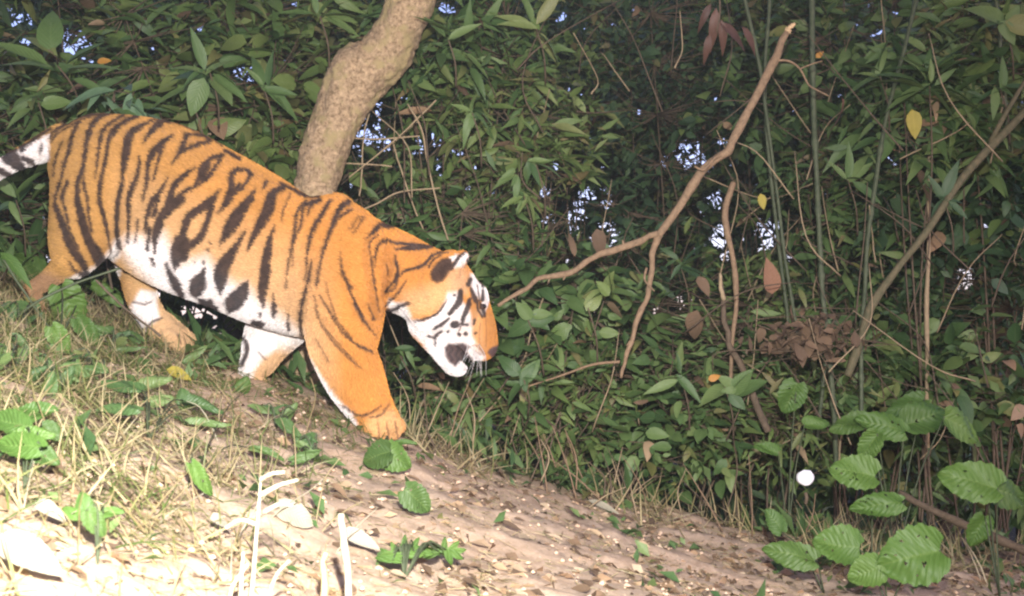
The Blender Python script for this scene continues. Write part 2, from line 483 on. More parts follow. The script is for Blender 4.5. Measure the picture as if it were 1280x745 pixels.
def build_tiger():
    S = TY / F
    vox = 0.0046
    lo = np.array([P(-95, 0, TY).x, TY - .33, P(0, 560, TY).z])
    hi = np.array([P(640, 0, TY).x, TY + .33, P(0, 122, TY).z])
    N = np.ceil((hi - lo) / vox).astype(int)
    gx = (lo[0] + np.arange(N[0]) * vox).astype(np.float32)
    gy = (lo[1] + np.arange(N[1]) * vox).astype(np.float32)
    gz = (lo[2] + np.arange(N[2]) * vox).astype(np.float32)
    D = np.full(N, .08, np.float32)

    def ell_chain(dst, pts, step=3.0, pad=1.45):
        """pts rows: px, py, r(px in plane), thick(px across), yoff(m)"""
        p = spline(pts, max(2, int(sum(math.hypot(pts[k + 1][0] - pts[k][0], pts[k + 1][1] - pts[k][1]) for k in range(len(pts) - 1)) / step)))
        for (px, py, r, ty, yo) in p:
            Y = TY + yo
            c = P(px, py, Y); s = Y / F
            rr, ry = r * s, ty * s
            ix = np.clip(((c.x - rr * pad - lo[0]) / vox, (c.x + rr * pad - lo[0]) / vox + 1), 0, N[0]).astype(int)
            iy = np.clip(((c.y - ry * pad - lo[1]) / vox, (c.y + ry * pad - lo[1]) / vox + 1), 0, N[1]).astype(int)
            iz = np.clip(((c.z - rr * pad - lo[2]) / vox, (c.z + rr * pad - lo[2]) / vox + 1), 0, N[2]).astype(int)
            sl = (slice(*ix), slice(*iy), slice(*iz))
            a = ((gx[sl[0]] - c.x) / rr) ** 2; b_ = ((gy[sl[1]] - c.y) / ry) ** 2; c_ = ((gz[sl[2]] - c.z) / rr) ** 2
            d = (np.sqrt(a[:, None, None] + b_[None, :, None] + c_[None, None, :]) - 1) * min(rr, ry)
            np.minimum(dst[sl], d.astype(np.float32), out=dst[sl])

    def smin(A, B, k):
        h = np.clip(.5 + .5 * (B - A) / k, 0, 1)
        return B * (1 - h) + A * h - k * h * (1 - h)

    def group(chains, k):
        nonlocal D
        T = np.full(N, .08, np.float32)
        for ch in chains: ell_chain(T, ch)
        D = smin(D, T, k)

    # torso, neck, skull
    T = np.full(N, .08, np.float32)
    ell_chain(T, [(128, 208, 65, 46, 0), (165, 232, 86, 56, 0), (200, 250, 96, 62, 0), (238, 271, 97, 64, 0), (297, 298, 92, 64, 0),
                  (347, 324, 87, 60, 0), (398, 338, 84, 56, 0), (428, 336, 74, 52, 0), (460, 332, 56, 45, 0), (490, 338, 50, 41, 0),
                  (520, 351, 47, 41, 0), (548, 366, 49, 43, 0)], 4)
    D = T
    # muzzle, then jaw
    group([[(547, 367, 48, 42, 0), (568, 385, 40, 37, 0), (583, 404, 35, 29, 0), (594, 422, 26, 24, 0), (602, 431, 20, 21, 0)]], .012)
    group([[(589, 371, 21, 30, 0), (600, 394, 13.5, 14, 0), (609, 415, 11, 11, 0), (611, 430, 9.5, 10, 0)]], .012)   # bridge of the nose
    group([[(542, 400, 32, 30, 0), (556, 432, 20, 22, 0), (567, 453, 15, 17, 0), (572, 457, 13, 15, 0)]], .012)
    group([[(590, 428, 21, 19, -.035), (588, 435, 17.5, 14, -.05)], [(590, 428, 21, 19, .035), (588, 435, 17.5, 14, .05)]], .012)  # whisker pads
    group([[(540, 384, 30, 16, -.09), (528, 374, 26, 13, -.10)], [(540, 384, 30, 16, .09), (528, 374, 26, 13, .10)]], .03)       # cheek ruffs
    # ears
    for sg in (-1, 1):
        group([[(549, 346, 20, 7, .085 * sg), (556, 337, 20, 6, .105 * sg), (562, 330, 17, 5.5, .12 * sg), (567, 325, 12, 4.5, .13 * sg)],
               [(566, 338, 10, 5, .095 * sg), (577, 323, 9, 4, .115 * sg), (579, 320, 6, 3, .12 * sg)]], .008)
    # near fore leg
    group([[(420, 318, 66, 24, -.13), (424, 360, 60, 27, -.13), (428, 400, 50, 28, -.12), (429, 437, 41, 28, -.115), (443, 472, 37, 27, -.115),
            (456, 499, 31, 26, -.12), (466, 514, 27, 26, -.125), (472, 522, 25, 27, -.125)]], .03)
    group([[(474, 524, 20, 26, -.125), (482, 528, 18, 24, -.125)]], .015)
    for k in range(4):
        yo = -.125 + (k - 1.5) * .040
        ln, dy = ((-21, 6), (-10, 9), (1, 7), (7, 0))[k]
        group([[(474 + ln * .5, 523 + dy * .5, 11, 7, yo), (488 + ln, 530 + dy, 9.5, 6.4, yo), (492 + ln, 534 + dy, 8, 6.0, yo)]], .004)
    # near hind leg
    group([[(124, 222, 60, 28, -.12), (114, 260, 50, 32, -.135), (101, 297, 38.5, 31, -.14), (92, 321, 26, 26, -.14)]], .018)
    group([[(86, 328, 17, 16, -.125), (62, 348, 11, 12, -.12), (40, 363, 9.5, 10, -.115)],
           [(40, 363, 9.5, 10, -.115), (48, 388, 8.5, 10, -.12), (58, 404, 10, 13, -.13), (66, 408, 10, 15, -.13)]], .012)
    # far hind leg
    group([[(160, 262, 52, 24, .10), (166, 300, 36, 24, .11), (171, 330, 24, 20, .115), (174, 356, 20, 17, .12)],
           [(174, 356, 20.5, 17, .12), (180, 378, 18.5, 15, .12), (192, 398, 17, 15, .12), (206, 411, 18, 18, .12), (220, 421, 16.5, 20, .12)]], .012)
    for k in range(4):
        yo = .12 + (k - 1.5) * .036
        dd = (1.5 - k) * 3.5
        group([[(214 - dd, 419 + dd * .4, 11, 6.5, yo), (226 - dd, 425 + dd * .6, 10.5, 6.5, yo), (231 - dd, 430 + dd * .7, 8, 6, yo)]], .003)
    # far fore leg
    group([[(385, 330, 62, 24, .13), (362, 380, 46, 24, .13), (336, 422, 31, 22, .13), (325, 447, 23, 20, .13), (315, 467, 15.5, 16, .13),
            (321, 482, 12.5, 14, .13), (329, 493, 12, 16, .13)]], .016)
    for k in range(4):
        yo = .13 + (k - 1.5) * .028
        group([[(330, 492, 9, 6, yo), (339, 498, 9, 6, yo), (343, 502, 6, 5, yo)]], .006)
    group([[(404, 279, 32, 12, .10), (420, 266, 25, 11, .10)], [(400, 282, 34, 14, -.10), (414, 272, 24, 12, -.11)]], .03)         # shoulder blades
    # tail
    group([[(78, 180, 24, 22, 0), (63, 182, 18, 17, 0), (42, 191, 14.5, 14.5, .01), (20, 201, 12, 12, .02), (0, 212, 10.5, 10.5, .03),
            (-25, 226, 9.5, 9.5, .04), (-55, 236, 8.5, 8.5, .04), (-82, 235, 8, 8, .04)]], .014)
    # open mouth and eye sockets are hollowed out
    C = np.full(N, .08, np.float32)
    for sg in (-1, 1):
        ell_chain(C, [(566, 439, 8.5, 8, .068 * sg), (575, 444, 8.5, 12, .055 * sg), (586, 454, 6.5, 16, .03 * sg), (600, 464, 8, 18, .03 * sg)])
        ell_chain(C, [(604, 381, 6, 6, .098 * sg), (603, 384, 6, 6, .098 * sg)])
    C = -C
    h = np.clip(.5 - .5 * (D - C) / .008, 0, 1)
    D = D * (1 - h) + C * h + .008 * h * (1 - h)

    # ---- surface nets
    ins = D < 0
    c8 = [(dx, dy, dz) for dx in (0, 1) for dy in (0, 1) for dz in (0, 1)]
    n = N - 1
    cnt = np.zeros(n, np.int8)
    for dx, dy, dz in c8: cnt += ins[dx:n[0] + dx, dy:n[1] + dy, dz:n[2] + dz]
    act = (cnt > 0) & (cnt < 8)
    ci = np.argwhere(act)
    idx = np.full(n, -1, np.int32); idx[tuple(ci.T)] = np.arange(len(ci))
    acc = np.zeros((len(ci), 3)); w = np.zeros(len(ci))
    vals = {o: D[ci[:, 0] + o[0], ci[:, 1] + o[1], ci[:, 2] + o[2]] for o in c8}
    for a in c8:
        for ax in range(3):
            if a[ax]: continue
            b_ = list(a); b_[ax] = 1; b_ = tuple(b_)
            va, vb = vals[a], vals[b_]
            cr = (va < 0) != (vb < 0)
            t = np.where(cr, va / np.where(cr, va - vb, 1), 0)
            pt = np.array(a, float)[None] + np.zeros((len(ci), 1)); pt[:, ax] += t
            acc += pt * cr[:, None]; w += cr
    v = lo + (ci + acc / w[:, None]) * vox
    quads = []
    for ax in range(3):
        o1, o2 = [k for k in range(3) if k != ax]
        sl0 = [slice(1, n[0]), slice(1, n[1]), slice(1, n[2])]; sl1 = list(sl0)
        sl0[ax] = slice(0, n[ax]); sl1[ax] = slice(1, n[ax] + 1)
        A, B = ins[tuple(sl0)], ins[tuple(sl1)]
        for flip, mk in ((0, A & ~B), (1, ~A & B)):
            e = np.argwhere(mk)
            if not len(e): continue
            for k in range(3):
                if k != ax: e[:, k] += 1
            def at(d1, d2):
                f = e.copy(); f[:, o1] -= d1; f[:, o2] -= d2
                return idx[tuple(f.T)]
            qd = np.stack([at(1, 1), at(0, 1), at(0, 0), at(1, 0)], -1)
            if (ax == 1) != bool(flip): qd = qd[:, ::-1]
            quads.append(qd)
    quads = np.vstack(quads)
    quads = quads[(quads >= 0).all(1)]
    # (smoothing)
    # Laplacian smoothing of the steps
    ed = np.vstack([quads[:, [0, 1]], quads[:, [1, 2]], quads[:, [2, 3]], quads[:, [3, 0]]])
    deg = np.bincount(ed.ravel(), minlength=len(v))[:, None]
    for _ in range(2):
        s = np.zeros_like(v)
        for k in range(3):
            s[:, k] = np.bincount(ed[:, 0], v[ed[:, 1], k], len(v)) + np.bincount(ed[:, 1], v[ed[:, 0], k], len(v))
        v = .45 * v + .55 * s / deg
    # folds of skin between limb and trunk, along the neck and between the toes
    far = v[:, 1] > TY
    Yl = np.where(far, 2 * TY - v[:, 1], v[:, 1])
    qx = 640 + v[:, 0] / Yl * F; qy = HOR - (v[:, 2] - CAMZ) / Yl * F
    dep = .022 * stroke_mask(qx, qy, FOLDS, 7) + .008 * stroke_mask(qx, qy, CREASE, 2.2)
    v[:, 1] += np.where(far, -1, 1) * dep
    return v, quads


FOLDS = [[(372, 436, 6), (374, 400, 5), (384, 350, 4), (398, 310, 2)], [(474, 392, 5), (466, 350, 5), (462, 310, 4), (474, 290, 2)], [(100, 352, 4), (128, 336, 4), (150, 306, 5), (156, 270, 5), (158, 220, 3)],
         [(480, 372, 4), (492, 345, 4), (500, 320, 2)], [(403, 300, 4), (412, 268, 4), (430, 256, 3)], [(430, 350, 4), (452, 388, 4), (470, 405, 3)], [(400, 400, 3), (425, 430, 3), (448, 452, 2)],
         [(528, 330, 3), (520, 352, 3), (528, 375, 3)], [(590, 352, 3), (597, 366, 3), (598, 392, 3), (590, 408, 2)]]
CREASE = [[(470, 520, 1), (466, 530, 1), (468, 542, 1)], [(481, 516, 1), (478, 528, 1), (479, 546, 1)], [(491, 516, 1), (489, 528, 1), (491, 544, 1)], [(560, 374, 1), (554, 386, 1), (538, 398, 1), (516, 400, 1)],
          [(440, 522, 1), (460, 518, 1), (478, 508, 1)], [(574, 425, 1), (583, 430, 1), (590, 441, 1)]]


# markings of the coat, plus a painted shade line on the haunch: strokes (x, y, width) traced in side view, given per drawing sheet (origin, scale)
def sheet(ox, oy, sc, strokes):
    out = []
    for pts, wd in strokes:
        if not isinstance(wd, (list, tuple)): wd = [wd] * len(pts)
        if len(wd) < len(pts): wd = list(wd) + [wd[-1]] * (len(pts) - len(wd))
        out.append([(x / sc + ox, y / sc + oy, w_ / sc * 1.05 + .4) for (x, y), w_ in zip(pts, wd)])
    return out


NEAR = []
NEAR += sheet(0, 130, 6.206, [
    ([(400, 195), (330, 235), (240, 300), (190, 330)], 24), ([(175, 330), (178, 360)], 46), ([(185, 425), (255, 450)], 42), ([(325, 320), (318, 380)], 20),
    ([(90, 370), (110, 440), (180, 505)], [90, 100, 60]), ([(0, 520), (60, 545)], 50), ([(40, 410), (70, 450)], 60),
    ([(750, 80), (620, 110), (500, 170), (420, 220), (395, 260)], 24), ([(780, 85), (650, 120), (560, 170), (440, 240), (400, 300)], 14),
    ([(490, 290), (450, 400), (425, 480), (418, 560)], 14), ([(630, 130), (590, 190), (560, 280), (530, 400), (500, 480), (480, 580), (440, 690)], [20, 30, 32, 30, 28, 20, 14]),
    ([(530, 600), (490, 700), (480, 740)], 24), ([(900, 70), (790, 100), (720, 170), (680, 280), (660, 400), (645, 500), (610, 600), (600, 740)], [20, 36, 38, 36, 34, 34, 38, 40]),
    ([(645, 500), (655, 620), (680, 740)], 20), ([(975, 90), (880, 140), (800, 220), (775, 330), (760, 440), (740, 580)], [20, 28, 30, 28, 22, 8]),
    ([(993, 125), (920, 170), (860, 240), (840, 330), (820, 450), (790, 580), (775, 740)], 30)])
NEAR += sheet(40, 230, 5.32, [
    ([(600, 0), (575, 100), (565, 200), (565, 320), (580, 410), (590, 430)], 30), ([(165, 150), (200, 250), (240, 370), (290, 460), (340, 530), (370, 600)], [30, 42, 52, 56, 50, 36]),
    ([(240, 0), (205, 90), (230, 200), (260, 330), (310, 430)], 18), ([(190, 0), (160, 90), (160, 180)], 20), ([(250, 520), (290, 575), (350, 600), (375, 595)], [10, 20, 25, 30]),
    ([(300, 80), (310, 130), (340, 260), (380, 380), (430, 460), (470, 530)], [36, 46, 56, 62, 78, 84]), ([(345, 0), (370, 100), (380, 210), (400, 320)], 18),
    ([(455, 0), (450, 100), (480, 220), (505, 330), (525, 450)], [30, 30, 28, 20, 8]), ([(680, 0), (650, 90), (645, 200), (645, 320), (640, 390)], [34, 30, 24, 20, 14]),
    ([(705, 240), (700, 320), (690, 385)], 12), ([(785, 300), (770, 440)], 24), ([(851, 270), (825, 350), (820, 460)], [50, 48, 14]), ([(800, 500), (816, 545)], 18),
    ([(310, 640), (440, 560), (570, 470), (600, 420)], 7)])  # last stroke is shade along the haunch's front edge, painted dark
NEAR += sheet(140, 130, 5.32, [
    ([(290, 105), (200, 150), (130, 200), (100, 290), (85, 400), (70, 480), (72, 530), (45, 640), (35, 745)], [12, 35, 50, 58, 48, 18, 16, 26, 28]),
    ([(185, 350), (180, 440), (140, 560), (110, 650), (115, 745)], [14, 28, 36, 32, 26]), ([(330, 120), (270, 180), (205, 265)], [50, 40, 6]),
    ([(330, 115), (450, 135), (600, 200)], [30, 18, 18]), ([(410, 205), (330, 270), (270, 340), (240, 420), (235, 520), (205, 655)], [8, 48, 44, 30, 28, 6]),
    ([(340, 270), (310, 380), (285, 480), (270, 520)], [30, 20, 15, 6]), ([(500, 210), (460, 310), (395, 405)], [24, 34, 6]), ([(500, 210), (600, 215), (660, 245)], 20),
    ([(660, 250), (560, 280), (470, 320), (400, 400)], [26, 28, 28, 8]), ([(740, 345), (660, 370), (600, 430), (570, 520), (525, 585)], [22, 34, 30, 30, 8]),
    ([(740, 350), (690, 420), (640, 490), (560, 560)], [22, 28, 30, 12]), ([(640, 400), (600, 500)], 40),
    ([(555, 425), (470, 490), (410, 560), (380, 660), (350, 745)], [10, 38, 40, 45, 45]), ([(520, 560), (450, 620), (390, 700)], [22, 30, 40]),
    ([(375, 490), (320, 590), (270, 660), (245, 745)], [8, 34, 34, 24]), ([(320, 590), (300, 680), (285, 745)], 20), ([(720, 575), (650, 660), (560, 715), (510, 745)], [10, 60, 50, 40]),
    ([(840, 430), (800, 480), (785, 590), (705, 735)], [20, 40, 36, 6]), ([(851, 540), (790, 600), (750, 680)], 24), ([(760, 320), (851, 370)], 26),
    ([(180, 80), (100, 120), (40, 170), (10, 210)], [28, 24, 20, 18]), ([(90, 75), (20, 125)], 12), ([(0, 62), (300, 92), (560, 160), (740, 290)], 9)])
NEAR += sheet(180, 250, 4.14, [
    ([(190, 0), (130, 50), (80, 110), (60, 190), (60, 275)], [50, 52, 38, 34, 8]), ([(50, 0), (20, 80), (8, 170)], [34, 24, 10]), ([(75, 0), (45, 90)], 14), ([(30, 150), (18, 260)], 18),
    ([(370, 0), (310, 45), (240, 85), (210, 150), (205, 215)], [12, 32, 40, 34, 40]), ([(360, 10), (325, 130), (290, 200), (240, 240)], [24, 32, 38, 40]),
    ([(195, 220), (180, 280), (160, 370)], [80, 78, 6]), ([(230, 240), (205, 300)], 40), ([(118, 330), (140, 390), (170, 440), (208, 505)], [10, 30, 45, 18]),
    ([(316, 350), (302, 400), (280, 450), (272, 508)], [8, 42, 84, 8]), ([(530, 160), (470, 260), (410, 350), (400, 430), (400, 495)], [6, 38, 72, 56, 6]),
    ([(540, 415), (510, 480), (470, 530), (440, 584)], [6, 68, 84, 6]), ([(560, 0), (500, 60), (440, 140), (392, 238)], [28, 42, 40, 6]), ([(455, 0), (385, 75)], [24, 4]),
    ([(662, 20), (610, 110), (560, 210), (536, 268)], [40, 46, 26, 4]), ([(662, 170), (640, 280), (615, 400), (612, 500), (625, 550)], [8, 46, 34, 34, 10]),
    ([(290, 515), (340, 555), (390, 592)], [18, 52, 30]), ([(345, 525), (392, 595)], 28), ([(575, 640), (608, 645)], 38), ([(605, 590), (608, 600)], 12),
    ([(330, 258), (334, 262)], 12), ([(310, 322), (312, 326)], 14), ([(265, 325), (267, 327)], 9), ([(345, 225), (347, 228)], 10)])
NEAR += sheet(280, 200, 4.656, [
    ([(60, 70), (40, 150), (30, 230), (0, 280)], [24, 28, 28, 10]), ([(60, 70), (130, 60), (160, 90)], [24, 18, 26]), ([(160, 90), (120, 150), (60, 200), (20, 250)], 22),
    ([(190, 165), (120, 250), (50, 330), (0, 420)], [6, 26, 26, 18]), ([(185, 180), (130, 290), (70, 390), (0, 470)], [6, 22, 26, 20]),
    ([(350, 165), (280, 205), (238, 290), (200, 380), (133, 535)], [36, 44, 30, 32, 6]), ([(300, 190), (282, 300), (230, 390)], 22), ([(250, 130), (220, 185)], [22, 4]),
    ([(130, 415), (60, 530), (0, 610)], [6, 36, 56]), ([(297, 380), (265, 480), (250, 600), (240, 745)], [6, 30, 42, 40]),
    ([(480, 240), (430, 300), (415, 400), (395, 520), (370, 640), (362, 745)], [12, 18, 18, 14, 9, 7]), ([(560, 235), (470, 270), (450, 380), (410, 480), (400, 620)], [28, 20, 13, 9, 5]),
    ([(560, 235), (510, 270), (485, 330)], [20, 20, 4]), ([(390, 200), (350, 290), (335, 360)], [9, 8, 4]), ([(620, 240), (570, 320), (520, 410), (490, 520), (480, 640), (470, 700)], [20, 27, 27, 13, 10, 6]),
    ([(745, 245), (690, 270), (650, 340), (610, 450), (570, 570), (540, 730)], [28, 34, 28, 18, 15, 13]), ([(745, 290), (670, 340), (640, 390)], 16), ([(510, 590), (490, 720)], 12),
    ([(680, 540), (690, 640), (740, 745)], [4, 11, 18]), ([(330, 140), (400, 175), (480, 215), (560, 210)], [16, 18, 20, 16])])
NEAR += sheet(380, 240, 4.656, [
    ([(350, 150), (290, 245)], [12, 5]), ([(320, 150), (270, 220)], [9, 4]), ([(525, 205), (450, 200), (400, 240), (358, 278)], [26, 34, 20, 5]),
    ([(435, 250), (385, 300), (395, 400), (410, 520), (430, 640)], [9, 14, 13, 14, 8]), ([(700, 310), (620, 305), (540, 300), (450, 295), (420, 360), (415, 440)], [8, 14, 18, 18, 12, 4]),
    ([(745, 322), (640, 325), (530, 335)], [16, 34, 6]), ([(215, 400), (225, 480), (270, 580), (320, 690), (345, 745)], [4, 9, 15, 18, 18]), ([(370, 650), (410, 740)], [4, 12]),
    ([(530, 380), (548, 470), (515, 535), (475, 580)], [8, 22, 18, 18]), ([(548, 490), (530, 560), (475, 590)], [12, 12, 12]), ([(745, 370), (690, 430), (590, 460), (560, 490)], [14, 18, 14, 6]),
    ([(600, 510), (540, 600), (475, 665)], [4, 13, 8]), ([(620, 650), (580, 660), (520, 690), (480, 685)], [12, 22, 22, 8]), ([(130, 530), (150, 620), (190, 740)], [3, 6, 6]),
    ([(60, 600), (80, 700)], 5), ([(90, 600), (160, 720)], 6), ([(480, 420), (490, 480)], 5)])
NEAR += sheet(300, 340, 4.386, [
    ([(385, 0), (360, 110), (335, 230), (335, 380)], [16, 20, 20, 10]), ([(435, 0), (425, 90)], [14, 5]), ([(265, 230), (268, 310)], [5, 20]), ([(184, 120), (190, 200), (188, 244)], [5, 26, 18]),
    ([(150, 0), (132, 100), (130, 190)], [44, 34, 16]), ([(410, 130), (440, 270), (520, 370), (614, 480)], [5, 7, 7, 4]), ([(440, 130), (520, 250), (614, 370)], [5, 8, 9]),
    ([(260, 0), (255, 100)], 5), ([(300, 370), (340, 420), (380, 500)], 4)])
NEAR += sheet(380, 380, 4.139, [
    ([(260, 0), (320, 100), (370, 160)], [14, 12, 5]), ([(380, 0), (395, 40)], 7), ([(110, 0), (180, 120), (260, 200), (350, 245)], [7, 9, 13, 12]),
    ([(60, 20), (110, 140), (200, 250), (290, 330)], [5, 6, 6, 4]), ([(60, 180), (130, 300)], 3), ([(200, 525), (280, 575), (350, 560), (400, 520)], [6, 9, 8, 4]),
    ([(340, 590), (400, 570), (440, 510)], [5, 6, 4])])
NEAR += sheet(520, 300, 7.45, [
    ([(300, 200), (320, 260)], 60),
    ([(500, 95), (410, 150), (365, 215), (330, 265)], [14, 26, 32, 36]), ([(490, 190), (510, 230)], 42), ([(520, 250), (560, 330), (600, 400)], [28, 22, 20]),
    ([(505, 372), (487, 420)], [38, 40]), ([(415, 480), (400, 580), (310, 690)], [46, 54, 32]), ([(510, 450), (545, 540), (570, 600)], [20, 46, 12]),
    ([(500, 550), (470, 650), (435, 740)], [30, 38, 40]), ([(290, 560), (220, 670), (130, 725), (70, 740)], [6, 14, 16, 14]), ([(90, 220), (190, 130), (300, 120)], [20, 18, 10]),
    ([(120, 260), (160, 190), (240, 140)], 14), ([(625, 415), (628, 430)], 34), ([(622, 470), (620, 560)], [20, 34]), ([(600, 590), (625, 650), (640, 715)], [16, 38, 20]), ([(570, 420), (590, 540), (600, 640)], [8, 12, 12]), ([(350, 520), (365, 515)], 18),
    ([(640, 605), (595, 640)], 14), ([(580, 560), (575, 640), (620, 715)], [10, 18, 22])])
NEAR += sheet(520, 380, 7.45, [
    ([(260, 0), (200, 90), (100, 140), (0, 165)], [10, 20, 22, 16]), ([(400, 0), (310, 90)], [46, 26]), ([(500, 0), (460, 90), (430, 180)], [40, 40, 24]), ([(350, 195), (375, 193)], 62),
    ([(360, 190), (480, 195)], 22), ([(310, 135), (240, 190), (170, 235)], [14, 34, 18]), ([(400, 283), (405, 290)], 30), ([(460, 278), (466, 282)], 36), ([(550, 275), (560, 270)], 20),
    ([(300, 262), (305, 258)], 26), ([(240, 255), (190, 300), (185, 390)], [20, 34, 16]), ([(120, 300), (180, 320)], 18), ([(545, 150), (538, 190)], [24, 18]), ([(415, 210), (400, 270)], 8)])
BROWN = sheet(520, 380, 7.45, [([(500, 400), (560, 390), (640, 470)], [10, 18, 14]), ([(540, 430), (600, 470)], 12), ([(600, 180), (590, 300), (600, 420)], 8), ([(650, 150), (655, 300), (650, 400)], 6)])
FARS = sheet(130, 300, 4.967, [
    ([(130, 195), (230, 205), (280, 245), (320, 270)], [22, 34, 20, 20]), ([(140, 50), (200, 100), (320, 210)], [12, 26, 22]), ([(180, 385), (250, 400), (300, 380)], [6, 11, 8]),
    ([(262, 550), (300, 510), (360, 485)], 10), ([(100, 430), (180, 520), (280, 600), (400, 690)], [20, 14, 10, 10]), ([(460, 590), (475, 640)], 10)])
FARS += sheet(300, 340, 4.386, [([(10, 330), (40, 420), (10, 510)], [8, 22, 20]), ([(100, 440), (140, 480)], 6), ([(45, 560), (30, 640)], 10)])

W_BELLY = [(152, 302), (158, 297), (178, 296), (190, 300), (197, 296), (205, 292), (215, 312), (228, 330), (240, 326), (258, 322), (272, 340), (285, 350), (297, 358), (308, 356), (322, 374),
           (340, 386), (360, 402), (374, 412), (374, 436), (345, 436), (300, 425), (260, 400), (215, 382), (185, 352), (165, 330), (154, 314)]
W_KNEE = [(152, 296), (152, 320), (125, 348), (97, 360), (84, 350), (97, 343), (110, 337), (122, 330), (130, 320), (138, 312), (143, 300)]
W_FACE = [(490, 392), (484, 379), (488, 374), (496, 379), (507, 379), (512, 390), (516, 400), (532, 401), (548, 392), (556, 378), (560, 366), (572, 364), (578, 378), (586, 384), (590, 400),
          (590, 420), (600, 436), (606, 446), (600, 460), (585, 475), (560, 476), (545, 460), (530, 430), (500, 405)]
W_EYE = [(596, 353), (603, 356), (610, 364), (612, 377), (607, 390), (603, 396), (600, 388), (603, 377), (599, 366)]
W_BROW = [(588, 342), (594, 345), (604, 360), (600, 376), (592, 366), (587, 354)]
W_EAR = [(574, 322), (584, 314), (587, 322), (578, 334), (568, 336), (566, 330)]
EARB = [(520 + a / 7.45, 300 + b / 7.45) for a, b in ((300, 165), (335, 205), (325, 275), (292, 330), (255, 385), (195, 405), (145, 378), (132, 320), (158, 262), (200, 212), (250, 172))]
W_EARSPOT = [(562, 322), (573, 318), (571, 326), (564, 328)]
W_TAIL = [(-90, 215), (-60, 228), (0, 192), (18, 190), (30, 184), (46, 176), (62, 168), (63, 200), (40, 212), (20, 220), (0, 228), (-60, 250), (-90, 246)]
W_FFOOT = [(176, 362), (198, 366), (196, 378), (200, 398), (186, 408), (178, 416), (165, 400), (164, 382)]
W_FFORE = [(296, 400), (345, 410), (352, 432), (328, 448), (318, 462), (314, 476), (300, 480), (296, 460), (300, 440)]
W_CHEST = [(366, 415), (372, 420), (384, 440), (396, 460), (412, 484), (424, 500), (440, 516), (448, 532), (430, 530), (400, 490), (380, 460), (366, 430)]
MOUTH = [(555, 434), (561, 429), (570, 430), (579, 428), (587, 433), (584, 440), (590, 447), (594, 455), (584, 457), (576, 452), (569, 459), (561, 453), (557, 446)]
NOSEP = [(609, 441), (612, 436), (617, 433), (624, 432), (624, 444), (614, 446)]


def poly_mask(px, py, poly, soft):
    """signed distance based soft mask"""
    poly = np.array(poly, float)
    n = len(poly)
    m = (px > poly[:, 0].min() - 3 * soft) & (px < poly[:, 0].max() + 3 * soft) & (py > poly[:, 1].min() - 3 * soft) & (py < poly[:, 1].max() + 3 * soft)
    out = np.zeros(len(px)); x, y = px[m], py[m]
    ins = np.zeros(len(x), bool); dm = np.full(len(x), 1e9)
    for i in range(n):
        a, b_ = poly[i], poly[(i + 1) % n]
        cr = ((a[1] > y) != (b_[1] > y)) & (x < (b_[0] - a[0]) * (y - a[1]) / (b_[1] - a[1] + 1e-9) + a[0])
        ins ^= cr
        d = b_ - a; t = np.clip(((x - a[0]) * d[0] + (y - a[1]) * d[1]) / (d @ d + 1e-9), 0, 1)
        dm = np.minimum(dm, np.hypot(x - a[0] - t * d[0], y - a[1] - t * d[1]))
    sd_ = np.where(ins, -dm, dm)
    s = np.clip(.5 - sd_ / (2 * soft), 0, 1)
    out[m] = s * s * (3 - 2 * s)
    return out


def stroke_mask(px, py, strokes, soft=1.0):
    out = np.zeros(len(px))
    for st in strokes:
        a = np.array(st)
        a = spline(a, (len(a) - 1) * 4) if len(a) > 2 else a
        r = a[:, 2].max() / 2 + soft + 2
        m = (px > a[:, 0].min() - r) & (px < a[:, 0].max() + r) & (py > a[:, 1].min() - r) & (py < a[:, 1].max() + r)
        if not m.any(): continue
        x, y = px[m], py[m]; best = np.full(len(x), 1e9)
        for k in range(len(a) - 1):
            p, q_ = a[k], a[k + 1]
            d = q_[:2] - p[:2]
            t = np.clip(((x - p[0]) * d[0] + (y - p[1]) * d[1]) / (d @ d + 1e-9), 0, 1)
            best = np.minimum(best, np.hypot(x - p[0] - t * d[0], y - p[1] - t * d[1]) - (p[2] * (1 - t) + q_[2] * t) / 2)
        s = np.clip(.5 - best / (2 * soft), 0, 1)
        out[m] = np.maximum(out[m], s)
    return out


